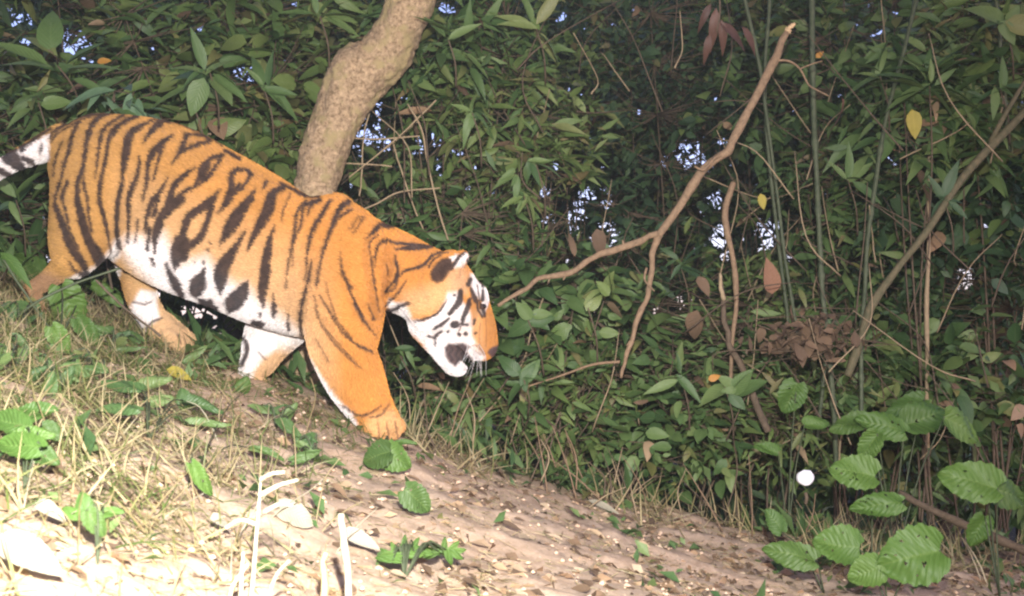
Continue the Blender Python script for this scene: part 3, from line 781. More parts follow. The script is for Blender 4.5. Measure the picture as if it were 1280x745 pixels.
def coat(v):
    far = v[:, 1] > TY
    Y = np.where(far, 2 * TY - v[:, 1], v[:, 1])
    px = 640 + v[:, 0] / Y * F
    py = HOR - (v[:, 2] - CAMZ) / Y * F
    fpx = 640 + v[:, 0] / v[:, 1] * F
    fpy = HOR - (v[:, 2] - CAMZ) / v[:, 1] * F
    rg = np.random.default_rng(3)
    j1 = .5 * np.sin(px * .61 + 2 * np.sin(py * .33)) + rg.normal(0, .2, len(px))
    j2 = .5 * np.sin(py * .53 + 2 * np.sin(px * .41)) + rg.normal(0, .2, len(px))
    k = np.where(px > 500, .4, 1.0)
    x, y = px + j1 * k, py + j2 * k
    t = np.clip((px - 60) / 420, 0, 1)[:, None]
    c = np.array([.46, .27, .088]) * (1 - t) + np.array([.60, .265, .062]) * t
    # paler flank low down, deeper along the back
    low = np.clip((py - (190 + (px - 150) * .42)) / 130, 0, 1)[:, None]
    lf_ = (low * np.clip((430 - px) / 60, 0, 1)[:, None] * np.clip((px - 130) / 50, 0, 1)[:, None]) ** .8 * .75
    c = c * (1 - lf_) + np.array([.70, .49, .28]) * lf_
    pw = (poly_mask(px, py, [(462, 520), (490, 512), (508, 530), (504, 552), (470, 550), (455, 535)], 7) * .5 * ~far)[:, None]
    c = c * (1 - pw) + np.array([.74, .50, .26]) * pw
    ck = (poly_mask(px, py, [(505, 366), (560, 350), (566, 372), (548, 392), (515, 396), (498, 380)], 12) * .55)[:, None]
    c = c * (1 - ck) + np.array([.74, .50, .27]) * ck
    shank_shade = (poly_mask(px, py, [(40, 335), (96, 352), (80, 420), (20, 420)], 8) * .9 * ~far)[:, None]  # darker brown painted over the near hind shank for the shade there
    c = c * (1 - shank_shade) + np.array([.30, .18, .10]) * shank_shade
    c = c * (1 + .10 * np.sin(px * .05 + py * .03)[:, None] * .5)
    wh = np.zeros(len(x))
    for pl, s in ((W_BELLY, 12), (W_KNEE, 4), (W_FACE, 3.5), (W_EYE, 1.2), (W_BROW, 2), (W_EAR, 2.5), (W_EARSPOT, 2), (W_TAIL, 2.5), (W_CHEST, 3.5)):
        wh = np.maximum(wh, poly_mask(x, y, pl, s))
    wh = np.maximum(wh, (poly_mask(fpx, fpy, W_FFOOT, 3)) * far)
    wh = np.maximum(wh, (poly_mask(fpx, fpy, W_FFORE, 5)) * far)
    white = np.array([.86, .82, .79])
    c = c * (1 - wh[:, None]) + white * wh[:, None]
    for pl, s, k_2, cc_2 in (([(590, 388), (602, 386), (606, 438), (594, 440)], 6, .7, (.62, .36, .16)), ([(558, 338), (580, 332), (588, 350), (584, 368), (562, 366)], 8, .5, (.72, .52, .34)),
                            ([(572, 408), (592, 404), (592, 424), (574, 424)], 7, .35, (.66, .48, .38))):
        q_ = poly_mask(x, y, pl, s)[:, None] * k_2
        c = c * (1 - q_) + np.array(cc_2) * q_
    br = stroke_mask(x, y, BROWN, .8)[:, None]
    c = c * (1 - .6 * br) + np.array([.22, .10, .05]) * .6 * br
    dk = np.where(px > 500, stroke_mask(x, y, NEAR, .8), stroke_mask(x, y, NEAR, 1.15))
    rim = .15 * stroke_mask(x, y, [[(a, b, c + 4) for a, b, c in s_] for s_ in NEAR], 4)[:, None]
    c = c * (1 - rim) + np.array([.30, .13, .05]) * rim
    # far legs have their own bars
    legs = far & ((fpy > 385) & (fpx < 375) | (fpx < 245) & (fpy > 308))
    dk = np.where(legs, stroke_mask(fpx + j1 * .5, fpy + j2 * .5, FARS, 1.2), dk)
    dk = np.maximum(dk, poly_mask(x, y, EARB, 2.2))
    dk = dk[:, None] * .95
    c = c * (1 - dk) + (np.array([.024, .018, .02]) + np.array([.022, .012, .008]) * (.5 + .5 * np.sin(px * .31 + py * .17 + 2 * np.sin(py * .21)))[:, None]) * dk
    toe_shade = stroke_mask(px, py, [[(472, 528, 1.4), (474, 548, 2.4)], [(483, 528, 1.4), (486, 550, 2.6)], [(493, 526, 1.4), (497, 546, 2.2)]], 1.0)[:, None] * .9  # shade in the gaps between the toes, painted as dark lines
    toe_shade = np.maximum(toe_shade, (stroke_mask(fpx, fpy, [[(222, 420, 1), (224, 434, 1.5)], [(229, 420, 1), (232, 431, 1.3)]], 1.0) * far * .7)[:, None])
    c = c * (1 - toe_shade) + np.array([.16, .08, .04]) * toe_shade
    mo = poly_mask(x, y, MOUTH, 2.6)[:, None]
    mtx_ = (.5 + .5 * np.sin(px * .8 + 1.5 * np.sin(py * .5)))[:, None]
    c = c * (1 - mo) + (np.array([.06, .043, .046]) * (1 - mtx_) + np.array([.12, .08, .075]) * mtx_) * mo
    no = poly_mask(x, y, NOSEP, 1.5)[:, None]
    c = c * (1 - no) + np.array([.11, .06, .055]) * no
    c *= 1 + rg.normal(0, .05, (len(x), 1))
    return np.clip(c, .01, .9)


tiger = empty('tiger', P(300, 520, TY))
tag(tiger, 'orange tiger with black stripes stepping down the clay slope, head lowered', 'tiger')
TL = Vector(tiger.location)
tv, tq = build_tiger()
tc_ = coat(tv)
m, nt, b = new_mat('tiger_coat')
at = nt.nodes.new('ShaderNodeAttribute'); at.attribute_name = 'coat'
tcn = nt.nodes.new('ShaderNodeTexCoord')
mp = nt.nodes.new('ShaderNodeMapping'); mp.inputs['Scale'].default_value = (1, 1, .35); mp.inputs['Rotation'].default_value = (0, R(35), 0)
nt.links.new(tcn.outputs['Object'], mp.inputs[0])
nf = noise_node(nt, 260, 5, .7, mp.outputs[0])
nl = noise_node(nt, 14, 3, .5, tcn.outputs['Object'])
cc = mixc(nt, mth(nt, 'MULTIPLY', nf, .35), at.outputs['Color'], mixc(nt, 1.0, at.outputs['Color'], (.6, .52, .45), 'MULTIPLY'))
cc = mixc(nt, mth(nt, 'MULTIPLY', nl, .25), cc, mixc(nt, 1.0, cc, (.85, .72, .6), 'MULTIPLY'))
nt.links.new(cc, b.inputs['Base Color'])
b.inputs['Roughness'].default_value = .85
b.inputs['Specular IOR Level'].default_value = .12
b.inputs['Sheen Weight'].default_value = .12
bump(nt, b, mth(nt, 'ADD', nf, mth(nt, 'MULTIPLY', nl, 1.5)), .8, .01)
M_COAT = m
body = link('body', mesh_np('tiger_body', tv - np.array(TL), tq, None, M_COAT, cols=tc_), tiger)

# short fur over the whole body
def make_fur(nstr=150000):
    rg = np.random.default_rng(11)
    tri = np.vstack([tq[:, :3], tq[:, [0, 2, 3]]])
    a, b_, c_ = tv[tri[:, 0]], tv[tri[:, 1]], tv[tri[:, 2]]
    nrm = np.cross(b_ - a, c_ - a); ar = np.linalg.norm(nrm, axis=1) + 1e-12
    nrm /= ar[:, None]
    w = ar * np.where(a[:, 1] < TY + .05, 1.0, .35)
    pick = rg.choice(len(tri), nstr, p=w / w.sum())
    u = rg.random((nstr, 2)); fl_ = u.sum(1) > 1; u[fl_] = 1 - u[fl_]
    p = a[pick] + (b_ - a)[pick] * u[:, :1] + (c_ - a)[pick] * u[:, 1:]
    n = nrm[pick]
    px = 640 + p[:, 0] / TY * F; py = HOR - (p[:, 2] - CAMZ) / TY * F
    # lie of the hair: backwards along the body, down the legs
    flow = np.zeros((nstr, 3)); flow[:, 0] = -1.0; flow[:, 2] = .25
    lg = np.clip((py - 380) / 50, 0, 1)[:, None] * (px < 515)[:, None]
    flow = flow * (1 - lg) + np.array([.1, 0, -1.0]) * lg
    flow -= n * (flow * n).sum(1)[:, None]; flow /= np.linalg.norm(flow, axis=1)[:, None] + 1e-6
    ln = rg.uniform(.006, .013, nstr) * np.where(px > 500, .65, 1) * np.where((py > 500) | (px > 585), .6, 1)
    rf = ((px > 500) & (px < 552) & (py > 370)); ln[rf] *= 1.5
    ln[(poly_mask(px, py, MOUTH, 1) > .3)] *= .25
    d = n * .45 + flow * 1.0 + rg.normal(0, .14, (nstr, 3))
    d /= np.linalg.norm(d, axis=1)[:, None]
    p1 = p + d * (ln * .5)[:, None]; p2 = p1 + (d * .8 + flow * .5 - n * .12) * (ln * .5)[:, None]
    pts = np.stack([p - n * .001, p1, p2], 1) - np.array(TL)
    pt_ = np.sin(p[:, 0] * 31 + 3 * np.sin(p[:, 2] * 23)) * np.sin(p[:, 2] * 37 + p[:, 0] * 11)
    cols = tc_[tri[pick, 0]] * rg.uniform(.70, 1.22, (nstr, 1)) * (1 + .08 * pt_[:, None])
    hc = bpy.data.hair_curves.new('tiger_fur')
    hc.add_curves([3] * nstr)
    hc.attributes['position'].data.foreach_set('vector', pts.astype(np.float32).ravel()) if 'position' in hc.attributes else None
    ra = hc.attributes.new('radius', 'FLOAT', 'POINT') if 'radius' not in hc.attributes else hc.attributes['radius']
    ra.data.foreach_set('value', np.tile(np.array([.0009, .0007, .0002], np.float32), nstr))
    ca = hc.attributes.new('coat', 'FLOAT_COLOR', 'CURVE')
    c4 = np.ones((nstr, 4), np.float32); c4[:, :3] = np.clip(cols, 0, .92)
    ca.data.foreach_set('color', c4.ravel())
    m, nt, b = new_mat('tiger_hair')
    at = nt.nodes.new('ShaderNodeAttribute'); at.attribute_name = 'coat'
    nt.links.new(at.outputs['Color'], b.inputs['Base Color'])
    b.inputs['Roughness'].default_value = .8; b.inputs['Specular IOR Level'].default_value = .15
    hc.materials.append(m)
    o = bpy.data.objects.new('fur', hc); col.objects.link(o); o.parent = tiger
    tag(o, kind='stuff')


make_fur()


def ball(name, c, r, mat, parent, seg=14, rings=10, rot=None):
    """ellipsoid mesh part; c world, r=(rx,ry,rz)"""
    th = np.linspace(0, np.pi, rings + 1); ph = np.arange(seg) / seg * 2 * np.pi
    v = np.stack([np.sin(th)[:, None] * np.cos(ph)[None], np.sin(th)[:, None] * np.sin(ph)[None], np.cos(th)[:, None] * np.ones(seg)[None]], -1).reshape(-1, 3) * np.array(r)
    if rot is not None: v = v @ np.array(Matrix.Rotation(rot, 3, 'Y')).T
    i, j = np.meshgrid(np.arange(rings), np.arange(seg), indexing='ij'); j2 = (j + 1) % seg
    q = np.stack([i * seg + j, i * seg + j2, (i + 1) * seg + j2, (i + 1) * seg + j], -1).reshape(-1, 4)
    return link(name, mesh_np(name, v, q, None, mat), parent, loc=Vector(c) - Vector(parent.location))


def plain(name, c, rough=.5, spec=.4):
    m, nt, b = new_mat(name)
    g_ = nt.nodes.new('ShaderNodeNewGeometry')
    n = noise_node(nt, 120, 3, .6, g_.outputs['Position'])
    nt.links.new(mixc(nt, mth(nt, 'MULTIPLY', n, .4), c, tuple(x * .6 for x in c)), b.inputs['Base Color'])
    b.inputs['Roughness'].default_value = rough; b.inputs['Specular IOR Level'].default_value = spec
    return m


M_EYE = plain('dark_amber_eye', (.06, .04, .035), .15, .7)
M_PUPIL = plain('pupil', (.012, .01, .012), .1, .8)
M_NOSE = plain('nose_skin', (.16, .09, .09), .5)
M_WHISK = plain('whisker_hair', (.85, .82, .78), .5)
for sg in (-1, 1):
    e = ball('eye', P(604, 383, TY + .088 * sg), (.012, .011, .010), M_EYE, tiger)
    ec = Vector(e.location)
    ball('pupil', Vector(e.location) + Vector((.004, .0088 * sg, 0)), (.006, .005, .006), M_PUPIL, e).location = (.004, .0088 * sg, 0)
ball('nose', P(615.5, 437.5, TY), (.015, .024, .016), M_NOSE, tiger, rot=R(-25))
wa = Acc()
for sg in (-1, 1):
    for k in range(12):
        s = P(590 + random.uniform(-6, 9), 437 + random.uniform(-8, 8), TY + .085 * sg)
        e = s + Vector((random.uniform(-.11, .05), sg * random.uniform(.05, .12), random.uniform(-.13, .0)))
        mid = (s + e) / 2 + Vector((.01, .01 * sg, .012))
        pts = spline([s, mid, e], 8) - np.array(TL)
        wa.tube(pts, np.linspace(.0009, .0002, len(pts)), 4)
tag(link('whiskers', wa.mesh('whiskers', M_WHISK), tiger), kind='stuff')

# ------------------------------------------------------------------ vegetation builders
SHR = []


def shrub(label, cat, px, py, Y, rx, rz, ry, kind, mat, lsize, ntips, per, nobj, name='leafy_shrub', group=None, droop=.35, base=None, seed=None,
          stems=3, stem_mat=None, stem_r=.007, gaps=True, prob=.97, low=True, gap_grow=1.1):
    """a shrub or sapling: stems from the ground, fine twigs, leaves in loose whorls; crown centred at the given place"""
    rg = np.random.default_rng(seed if seed is not None else len(SHR) * 13 + 5)
    if px > 560 and Y < 7: lsize *= .74; ntips = int(ntips * 1.35); nobj = int(nobj * 1.15)
    elif Y < 7: lsize *= .88; ntips = int(ntips * 1.15)
    c = P(px, py, Y)
    bx, by = (c.x, c.y + .05) if base is None else base
    root = empty(name, (bx, by, float(gh(bx, by)) - .02))
    SHR.append(root)
    tag(root, label, cat, group)
    L0 = np.array(root.location)
    # stems
    nodes = []
    for s in range(stems):
        acc = Acc()
        a = rg.random() * 6.283
        off = np.array([math.cos(a) * rx * .8, math.sin(a) * ry * .8, rz * rg.uniform(.1, 1.0)])
        top = np.array(c) + off * rg.uniform(.5, 1)
        mid = L0 * .5 + top * .5 + np.array([rg.normal(0, .06), rg.normal(0, .06), .1])
        p = spline([L0 + rg.normal(0, .03, 3) * [1, 1, 0], mid, top], 12)
        acc.tube(p - L0, np.linspace(stem_r, stem_r * .35, len(p)), 5)
        link('stem', acc.mesh('stem', stem_mat or M_TWIG), root)
        nodes.append(p[3:])
    nodes = np.vstack(nodes)
    # leaf tips
    d = rg.normal(0, 1, (ntips, 3)); d /= np.linalg.norm(d, axis=1)[:, None]
    rr = rg.random((ntips, 1)) ** .45
    tips = np.array(c) + d * rr * [rx, ry, rz]
    tips[:, 2] = np.maximum(tips[:, 2], gh(tips[:, 0], tips[:, 1]) + .05)
    tips = tips[tips[:, 1] > 2.2]
    if gaps: tips = tips[gap_keep(tips, rg, prob, gap_grow)]
    tw = Acc()
    for tp in tips:
        k = np.argmin(((nodes - tp) ** 2).sum(1) + rg.random(len(nodes)) * .04)
        q0 = nodes[k]; m_ = (q0 + tp) / 2 + np.array([0, 0, -.04]) * rg.random() + rg.normal(0, .015, 3)
        L = np.linalg.norm(tp - q0)
        pp = np.array([q0, m_, tp])
        tw.tube(pp - L0, [.0035, .0028, .0015], 3)
    if tw.n: tag(link('twigs', tw.mesh('twigs', stem_mat or M_TWIG), root), kind='stuff')
    # leaves
    n = len(tips) * per
    ti = np.repeat(np.arange(len(tips)), per)
    thin = rg.random(len(tips)) * .6
    ph = rg.random(len(tips))[ti] * 6.28 + np.tile(np.arange(per) * 2.4, len(tips)) + rg.normal(0, .25, n)
    dirs = np.stack([np.cos(ph), np.sin(ph), rg.normal(.0, .5, n) - droop * .4], -1)
    out = (tips - np.array(c)); out /= np.linalg.norm(out, axis=1)[:, None] + 1e-6
    dirs = dirs + .35 * out[ti]
    pos_ = tips[ti] + rg.normal(0, .035, (n, 3)) - np.array([0, 0, .02]) * (np.arange(n) % per)[:, None] * .5
    size = lsize * rg.uniform(.4, 1.3, n)
    up = np.tile([0, 0, 1.0], (n, 1)) + rg.normal(0, .6, (n, 3)) + np.array([0, -.35, 0])
    rot = frames(dirs, up, rg.normal(0, .3, n))
    if gaps:
        kp = leaf_gap_keep(pos_, rot[:, :, 0], size, rg, prob, gap_grow)
        pos_, rot, size = pos_[kp], rot[kp], size[kp]
    n = len(pos_)
    order = np.argsort(pos_[:, 1] - size * 1.5 + rg.random(n) * .1)
    # leaves that show in the frame first
    vis = (np.abs(pos_[:, 0] / pos_[:, 1]) < .43)
    order = np.concatenate([order[vis[order]], order[~vis[order]]])
    ob, st = order[:nobj], order[nobj:]
    for k in ob:
        var = int(rg.integers(0, len(LSH[kind])))
        M = Matrix.Identity(4)
        r = rot[k] * size[k]
        for a in range(3):
            for b_ in range(3): M[a][b_] = r[a, b_]
            M[a][3] = pos_[k, a] - L0[a]
        rr_ = rg.random()
        mm = mat if rr_ < .86 else (M_OLIVE if rr_ < .93 else (M_LEAF if rr_ < .965 else (M_BROWN if rr_ < .985 else M_DRY)))
        link('leaf', leaf_mesh(kind, var, mm), root, mtx=M)
    if len(st):
        f = link('foliage', joined('foliage', mat, kind, pos_[st] - L0, rot[st], size[st], rg, low), root)
        tag(f, kind='stuff')
    return root


def stem_thing(name, label, cat, pts, radii, mat, sides=7, rough=.1, group=None, nodes=0, n=24):
    """a pole, stem, branch or twig through pixel points (px,py,Y)"""
    w = np.array([list(P(*p)) for p in pts])
    sp = spline(np.hstack([w, np.array(radii)[:, None]]), n)
    rad = sp[:, 3].copy()
    rk = np.random.default_rng(len(label) * 7)
    rad *= 1 + (.10 if nodes else .16) * (np.interp(np.arange(len(rad)), np.linspace(0, len(rad), 14), rk.random(14)) - .5) * 2
    sp[:, :3] += np.interp(np.arange(len(rad)), np.linspace(0, len(rad), 9), rk.normal(0, .35, 9))[:, None] * rad.mean() * np.array([1, 0, 0])
    if nodes:
        rad[::nodes] *= 1.4
    root = empty(name, Vector(sp[0, :3])) if False else None
    v, q, t = tube_arr(sp[:, :3], rad, sides, rough=rough, seed=len(label))
    o0 = sp[0, :3]
    o = link(name, mesh_np(name, v - o0, q, t, mat), loc=o0)
    tag(o, label, cat, group)
    return o


def child_tube(name, parent, pts, radii, mat, sides=6, rough=.15, n=16):
    w = np.array([list(P(*p)) for p in pts])
    sp = spline(np.hstack([w, np.array(radii)[:, None]]), n)
    if n > 20:
        rk = np.random.default_rng(n)
        sp[:, 3] *= 1 + .32 * (np.interp(np.arange(len(sp)), np.linspace(0, len(sp), 22), rk.random(22)) - .45)
        sp[:, :3] += np.stack([np.interp(np.arange(len(sp)), np.linspace(0, len(sp), 16), rk.normal(0, .0035, 16)) for _ in range(3)], -1)
    v, q, t = tube_arr(sp[:, :3], sp[:, 3], sides, rough=rough, seed=n)
    return link(name, mesh_np(name, v - np.array(parent.location), q, t, mat), parent)


# ------------------------------------------------------------------ the leaning trunk
tp_ = [(360, 520, 5.2, 44), (376, 380, 5.2, 33), (385, 300, 5.2, 29), (393, 245, 5.2, 26.5), (397, 225, 5.2, 26), (405, 190, 5.2, 29), (420, 150, 5.2, 30), (436, 118, 5.2, 33), (452, 92, 5.2, 36),
       (474, 76, 5.2, 33), (494, 48, 5.18, 30), (507, 20, 5.16, 30), (514, -5, 5.15, 30), (524, -60, 5.1, 29), (545, -140, 5.1, 27), (560, -260, 5.1, 25), (600, -420, 5.1, 22)]
w = np.array([list(P(*p[:3])) + [p[3] * p[2] / F] for p in tp_])
sp_ = spline(w, 260)
sides = 56
v, q, t = tube_arr(sp_[:, :3], sp_[:, 3], sides)
ctr = np.repeat(sp_[:, :3], sides, 0)
for k in range(len(ctr)):
    p = v[k]; d = p - ctr[k]
    nz = mnoise.noise((p[0] * 9, p[1] * 9, p[2] * 5)) * .16 + mnoise.noise((p[0] * 38, p[1] * 38, p[2] * 26)) * .09 + mnoise.noise((p[0] * 110, p[1] * 110, p[2] * 80)) * .05
    v[k] = ctr[k] + d * (1 + nz)
trunk_root = empty('leaning_tree', Vector(sp_[0, :3]))
tag(trunk_root, 'tree with crooked tan lichen covered trunk leaning right behind the tiger', 'tree')
TL0 = np.array(trunk_root.location)
tr_o = link('trunk', mesh_np('leaning_trunk', v - TL0, q, t, M_TRUNK), trunk_root)
# unseen crown above the frame, added to this tree to shade the clearing
def crown(root, cx, cy, cz, rx, ry, rz, n, size, mat, seed, kind='ovate', name='crown', gaps=False, clumps=None, prob=.98, gap_grow=1.05):
    rg = np.random.default_rng(seed)
    nc = clumps or max(6, n // 60)
    cd = rg.normal(0, 1, (nc, 3)); cd /= np.linalg.norm(cd, axis=1)[:, None]
    cc_ = np.array([cx, cy, cz]) + cd * (rg.random((nc, 1)) ** .5) * [rx, ry, rz]
    pos_ = cc_[rg.integers(0, nc, n)] + rg.normal(0, 1, (n, 3)) * np.array([rx, ry, rz]) * .16
    dirs = rg.normal(0, 1, (n, 3)) * [1, 1, .5] - [0, 0, .3]
    rot = frames(dirs, np.tile([0, -.3, 1.0], (n, 1)) + rg.normal(0, .4, (n, 3)), rg.normal(0, .4, n))
    sz = size * rg.uniform(.6, 1.3, n)
    kp = pos_[:, 2] > -3
    if gaps: kp &= leaf_gap_keep(pos_, rot[:, :, 0], sz, rg, prob, gap_grow)
    o = link(name, joined(name, mat, kind, (pos_ - np.array(root.location))[kp], rot[kp], sz[kp], rg), root)
    tag(o, kind='stuff')
    return o


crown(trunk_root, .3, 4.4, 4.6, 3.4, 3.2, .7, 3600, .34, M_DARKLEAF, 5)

# unseen canopy trees, added so their crowns hold the sky light off the clearing
for (x, y, label, cx, cy, sd_) in ((-4.6, 3.0, 'unseen tall dark trunked tree added outside the left edge, crown overhead for shade', -3.4, 2.2, 21),
                                   (4.9, 2.6, 'unseen tall dark trunked tree added outside the right edge, crown overhead for shade', 3.6, 1.6, 22),
                                   (.9, -3.2, 'unseen tall dark trunked tree added behind the camera for shade', .5, -2.4, 23)):
    z0 = float(gh(x, y))
    rt = empty('added_shade_tree', (x, y, z0 - .1)); tag(rt, label, 'tree')
    pts = spline([(x, y, z0 - .1, .2), (x + (cx - x) * .2, y + (cy - y) * .2, 2.5, .16), (cx, cy, 5.4, .08)], 20)
    v, q, t = tube_arr(pts[:, :3] - np.array(rt.location), pts[:, 3], 12, rough=.1)
    link('trunk', mesh_np('trunk', v, q, t, M_DARKBARK), rt)
    crown(rt, cx, cy, 5.0, 3.2, 3.4, 1.2, 3000, .36, M_DARKLEAF, sd_)

# ------------------------------------------------------------------ shrubs, near to far
S = shrub
# behind the tiger, left
S('small plant with pale bluish green leaves just above the rump', 'plant', 145, 122, 4.95, .12, .04, .12, 'lance', M_PALE, .19, 3, 6, 18, name='pale_plant', stems=2, gaps=False, seed=77, droop=.8)
S('dark shrub filling the left edge behind the tail', 'shrub', 15, 260, 5.9, .8, .7, .4, 'lance', M_LEAF, .17, 150, 7, 170)
S('bushy shrub behind the rump below the pale plant', 'shrub', 130, 230, 5.7, .8, .6, .35, 'lance', M_LEAF, .16, 130, 7, 120)
S('shrub with long arching leaves in the upper left behind the sapling', 'shrub', 60, 60, 6.2, .75, .6, .5, 'lance', M_OLIVE, .2, 150, 6, 170)
S('dense green shrub above the middle of the tiger back', 'shrub', 235, 100, 5.75, .75, .5, .35, 'lance', M_LEAF, .19, 170, 6, 220)
S('leafy shrub touching the left side of the crooked trunk', 'shrub', 335, 130, 5.7, .6, .55, .35, 'ovate', M_OLIVE, .14, 140, 6, 190)
S('olive shrub at the top edge left of the crooked trunk', 'shrub', 350, 20, 6.0, .75, .45, .4, 'lance', M_OLIVE, .18, 150, 6, 170)
S('shrub of dark narrow leaves at the top edge over the tiger rump', 'shrub', 170, 15, 6.6, .8, .5, .5, 'lance', M_DARKLEAF, .19, 150, 6, 130)
# right of the trunk
S('whorled leafy shrub at the top edge right of the crooked trunk', 'shrub', 570, 50, 5.7, .42, .5, .35, 'lance', M_LEAF, .19, 150, 7, 230)
S('olive shrub with narrow leaves above the tiger neck', 'shrub', 610, 155, 5.8, .55, .4, .35, 'lance', M_OLIVE, .16, 130, 7, 220)
S('shrub of hanging leaves between trunk and dead branch, above the head', 'shrub', 645, 225, 5.9, .36, .42, .35, 'lance', M_OLIVE, .17, 120, 7, 200)
S('sparse shrub among pale canes just above the tiger shoulders', 'shrub', 500, 215, 6.0, .6, .5, .3, 'lance', M_LEAF, .15, 70, 6, 130)
S('leafy undergrowth shrub directly above the tiger ears', 'shrub', 585, 285, 5.6, .45, .35, .3, 'lance', M_LEAF, .15, 90, 6, 160)
S('shrub in front of the tiger face below the dead branch', 'shrub', 690, 400, 5.5, .45, .4, .3, 'ovate', M_LEAF, .14, 110, 6, 200)
S('low shrub under the tiger chin', 'shrub', 560, 480, 5.25, .45, .25, .2, 'lance', M_LEAF, .14, 60, 6, 120)
S('low ragged shrub right of the near forepaw', 'shrub', 680, 500, 5.4, .5, .3, .25, 'lance', M_OLIVE, .14, 90, 6, 160)
S('tall shrub with small clustered leaves left of the broken branch end', 'shrub', 845, 110, 6.9, .5, .7, .45, 'ovate', M_DARKLEAF, .10, 150, 7, 160)  # dark leaf colour stands in for the dimness here
S('fern like dark shrub seen through the fork of the dead branch', 'shrub', 760, 330, 6.3, .6, .5, .35, 'lance', M_DARKLEAF, .17, 130, 6, 150)
S('green shrub under the fork of the dead branch', 'shrub', 840, 450, 5.7, .55, .4, .3, 'lance', M_LEAF, .15, 120, 6, 200)
S('low green shrub above the edge of the clay bank', 'shrub', 790, 525, 5.4, .5, .28, .25, 'ovate', M_LEAF, .11, 100, 6, 170)
S('shrub growing between dead branch and green poles', 'shrub', 930, 400, 6.0, .5, .45, .3, 'lance', M_OLIVE, .14, 100, 6, 140)
S('leafy shrub in the upper gap right of the broken branch end', 'shrub', 1050, 90, 6.4, .6, .7, .4, 'ovate', M_LEAF, .15, 170, 6, 200)
S('whorled plant with long leaves behind the yellow hanging leaf', 'plant', 1165, 120, 5.6, .4, .35, .25, 'lance', M_LEAF, .22, 55, 9, 260, name='whorled_plant')
S('dense shrub at the top right corner', 'shrub', 1260, 60, 5.8, .5, .55, .35, 'lance', M_OLIVE, .19, 130, 6, 200)
S('dark green shrub between the green poles at mid height', 'shrub', 1080, 260, 6.2, .65, .55, .35, 'lance', M_LEAF, .17, 150, 6, 200)
S('shrub crossing behind the leaning pole at right', 'shrub', 1215, 250, 6.0, .55, .5, .35, 'ovate', M_DARKLEAF, .15, 150, 6, 200)
S('dark shrub below the leaning pole at the right edge', 'shrub', 1230, 400, 6.2, .65, .45, .35, 'lance', M_DARKLEAF, .17, 150, 6, 200)
S('shrub behind the withered brown leaf clump', 'shrub', 1050, 430, 6.4, .6, .45, .35, 'lance', M_LEAF, .16, 120, 6, 150)
S('low shrub at the foot of the green poles', 'shrub', 960, 520, 5.6, .5, .3, .25, 'lance', M_OLIVE, .13, 90, 6, 150)
S('leafy shrub above the broad leaved plants at right', 'shrub', 1150, 470, 5.7, .55, .3, .3, 'ovate', M_LEAF, .14, 90, 6, 180)
# second row, darker
row2 = [(30, 130, 7.6, 'left edge, second row'), (200, 180, 7.4, 'over the tiger back, second row'), (330, 240, 7.6, 'just left of the trunk foot'), (480, 80, 7.6, 'directly behind the trunk bend'),
        (560, 240, 7.4, 'far behind the pale canes'), (650, 110, 8.0, 'far above the tiger head'), (740, 180, 8.6, 'in deep shade beside the dead branch'), (720, 20, 8.4, 'at the top centre in deep shade'),
        (640, 380, 7.0, 'in deep shade past the tiger nose'), (830, 250, 8.8, 'behind the fork of the dead branch'), (880, 60, 8.2, 'behind the hanging red leaves'), (930, 300, 8.0, 'behind the fork stub'),
        (990, 180, 8.2, 'behind the pair of thin poles'), (1110, 180, 8.0, 'behind the tall middle pole'), (1230, 160, 7.8, 'behind the top right corner shrub'), (1150, 360, 7.8, 'behind the leaning pole, lower part'),
        (1260, 320, 7.6, 'against the right edge, second row'), (780, 430, 7.4, 'behind the shrub under the fork'), (890, 500, 7.0, 'low behind the clay bank'), (1040, 520, 7.2, 'low behind the green poles'),
        (480, 330, 7.0, 'hidden low behind the tiger shoulder'), (60, 340, 6.6, 'low at the left edge'), (1200, 520, 7.0, 'low behind the broad leaves at right'), (990, 20, 8.0, 'at the top edge over the broken branch'), (1160, 20, 7.6, 'at the top edge by the yellow leaf')]
for k, (px, py, Y, where) in enumerate(row2):
    mt = M_DARKLEAF if k in (6, 7, 9) else (M_DARKLEAF, M_LEAF, M_OLIVE)[(k * 7) % 3]  # darker leaves here put the shade of the deep hollow into the colour
    S('dark leafy bush standing ' + where, 'bush', px, py, Y, .85, .75, .5, ('lance', 'ovate')[k % 2], mt, (.15, .10)[k % 2], (90 if k in (6, 7) else 240), 7, 70, name='shaded_bush')
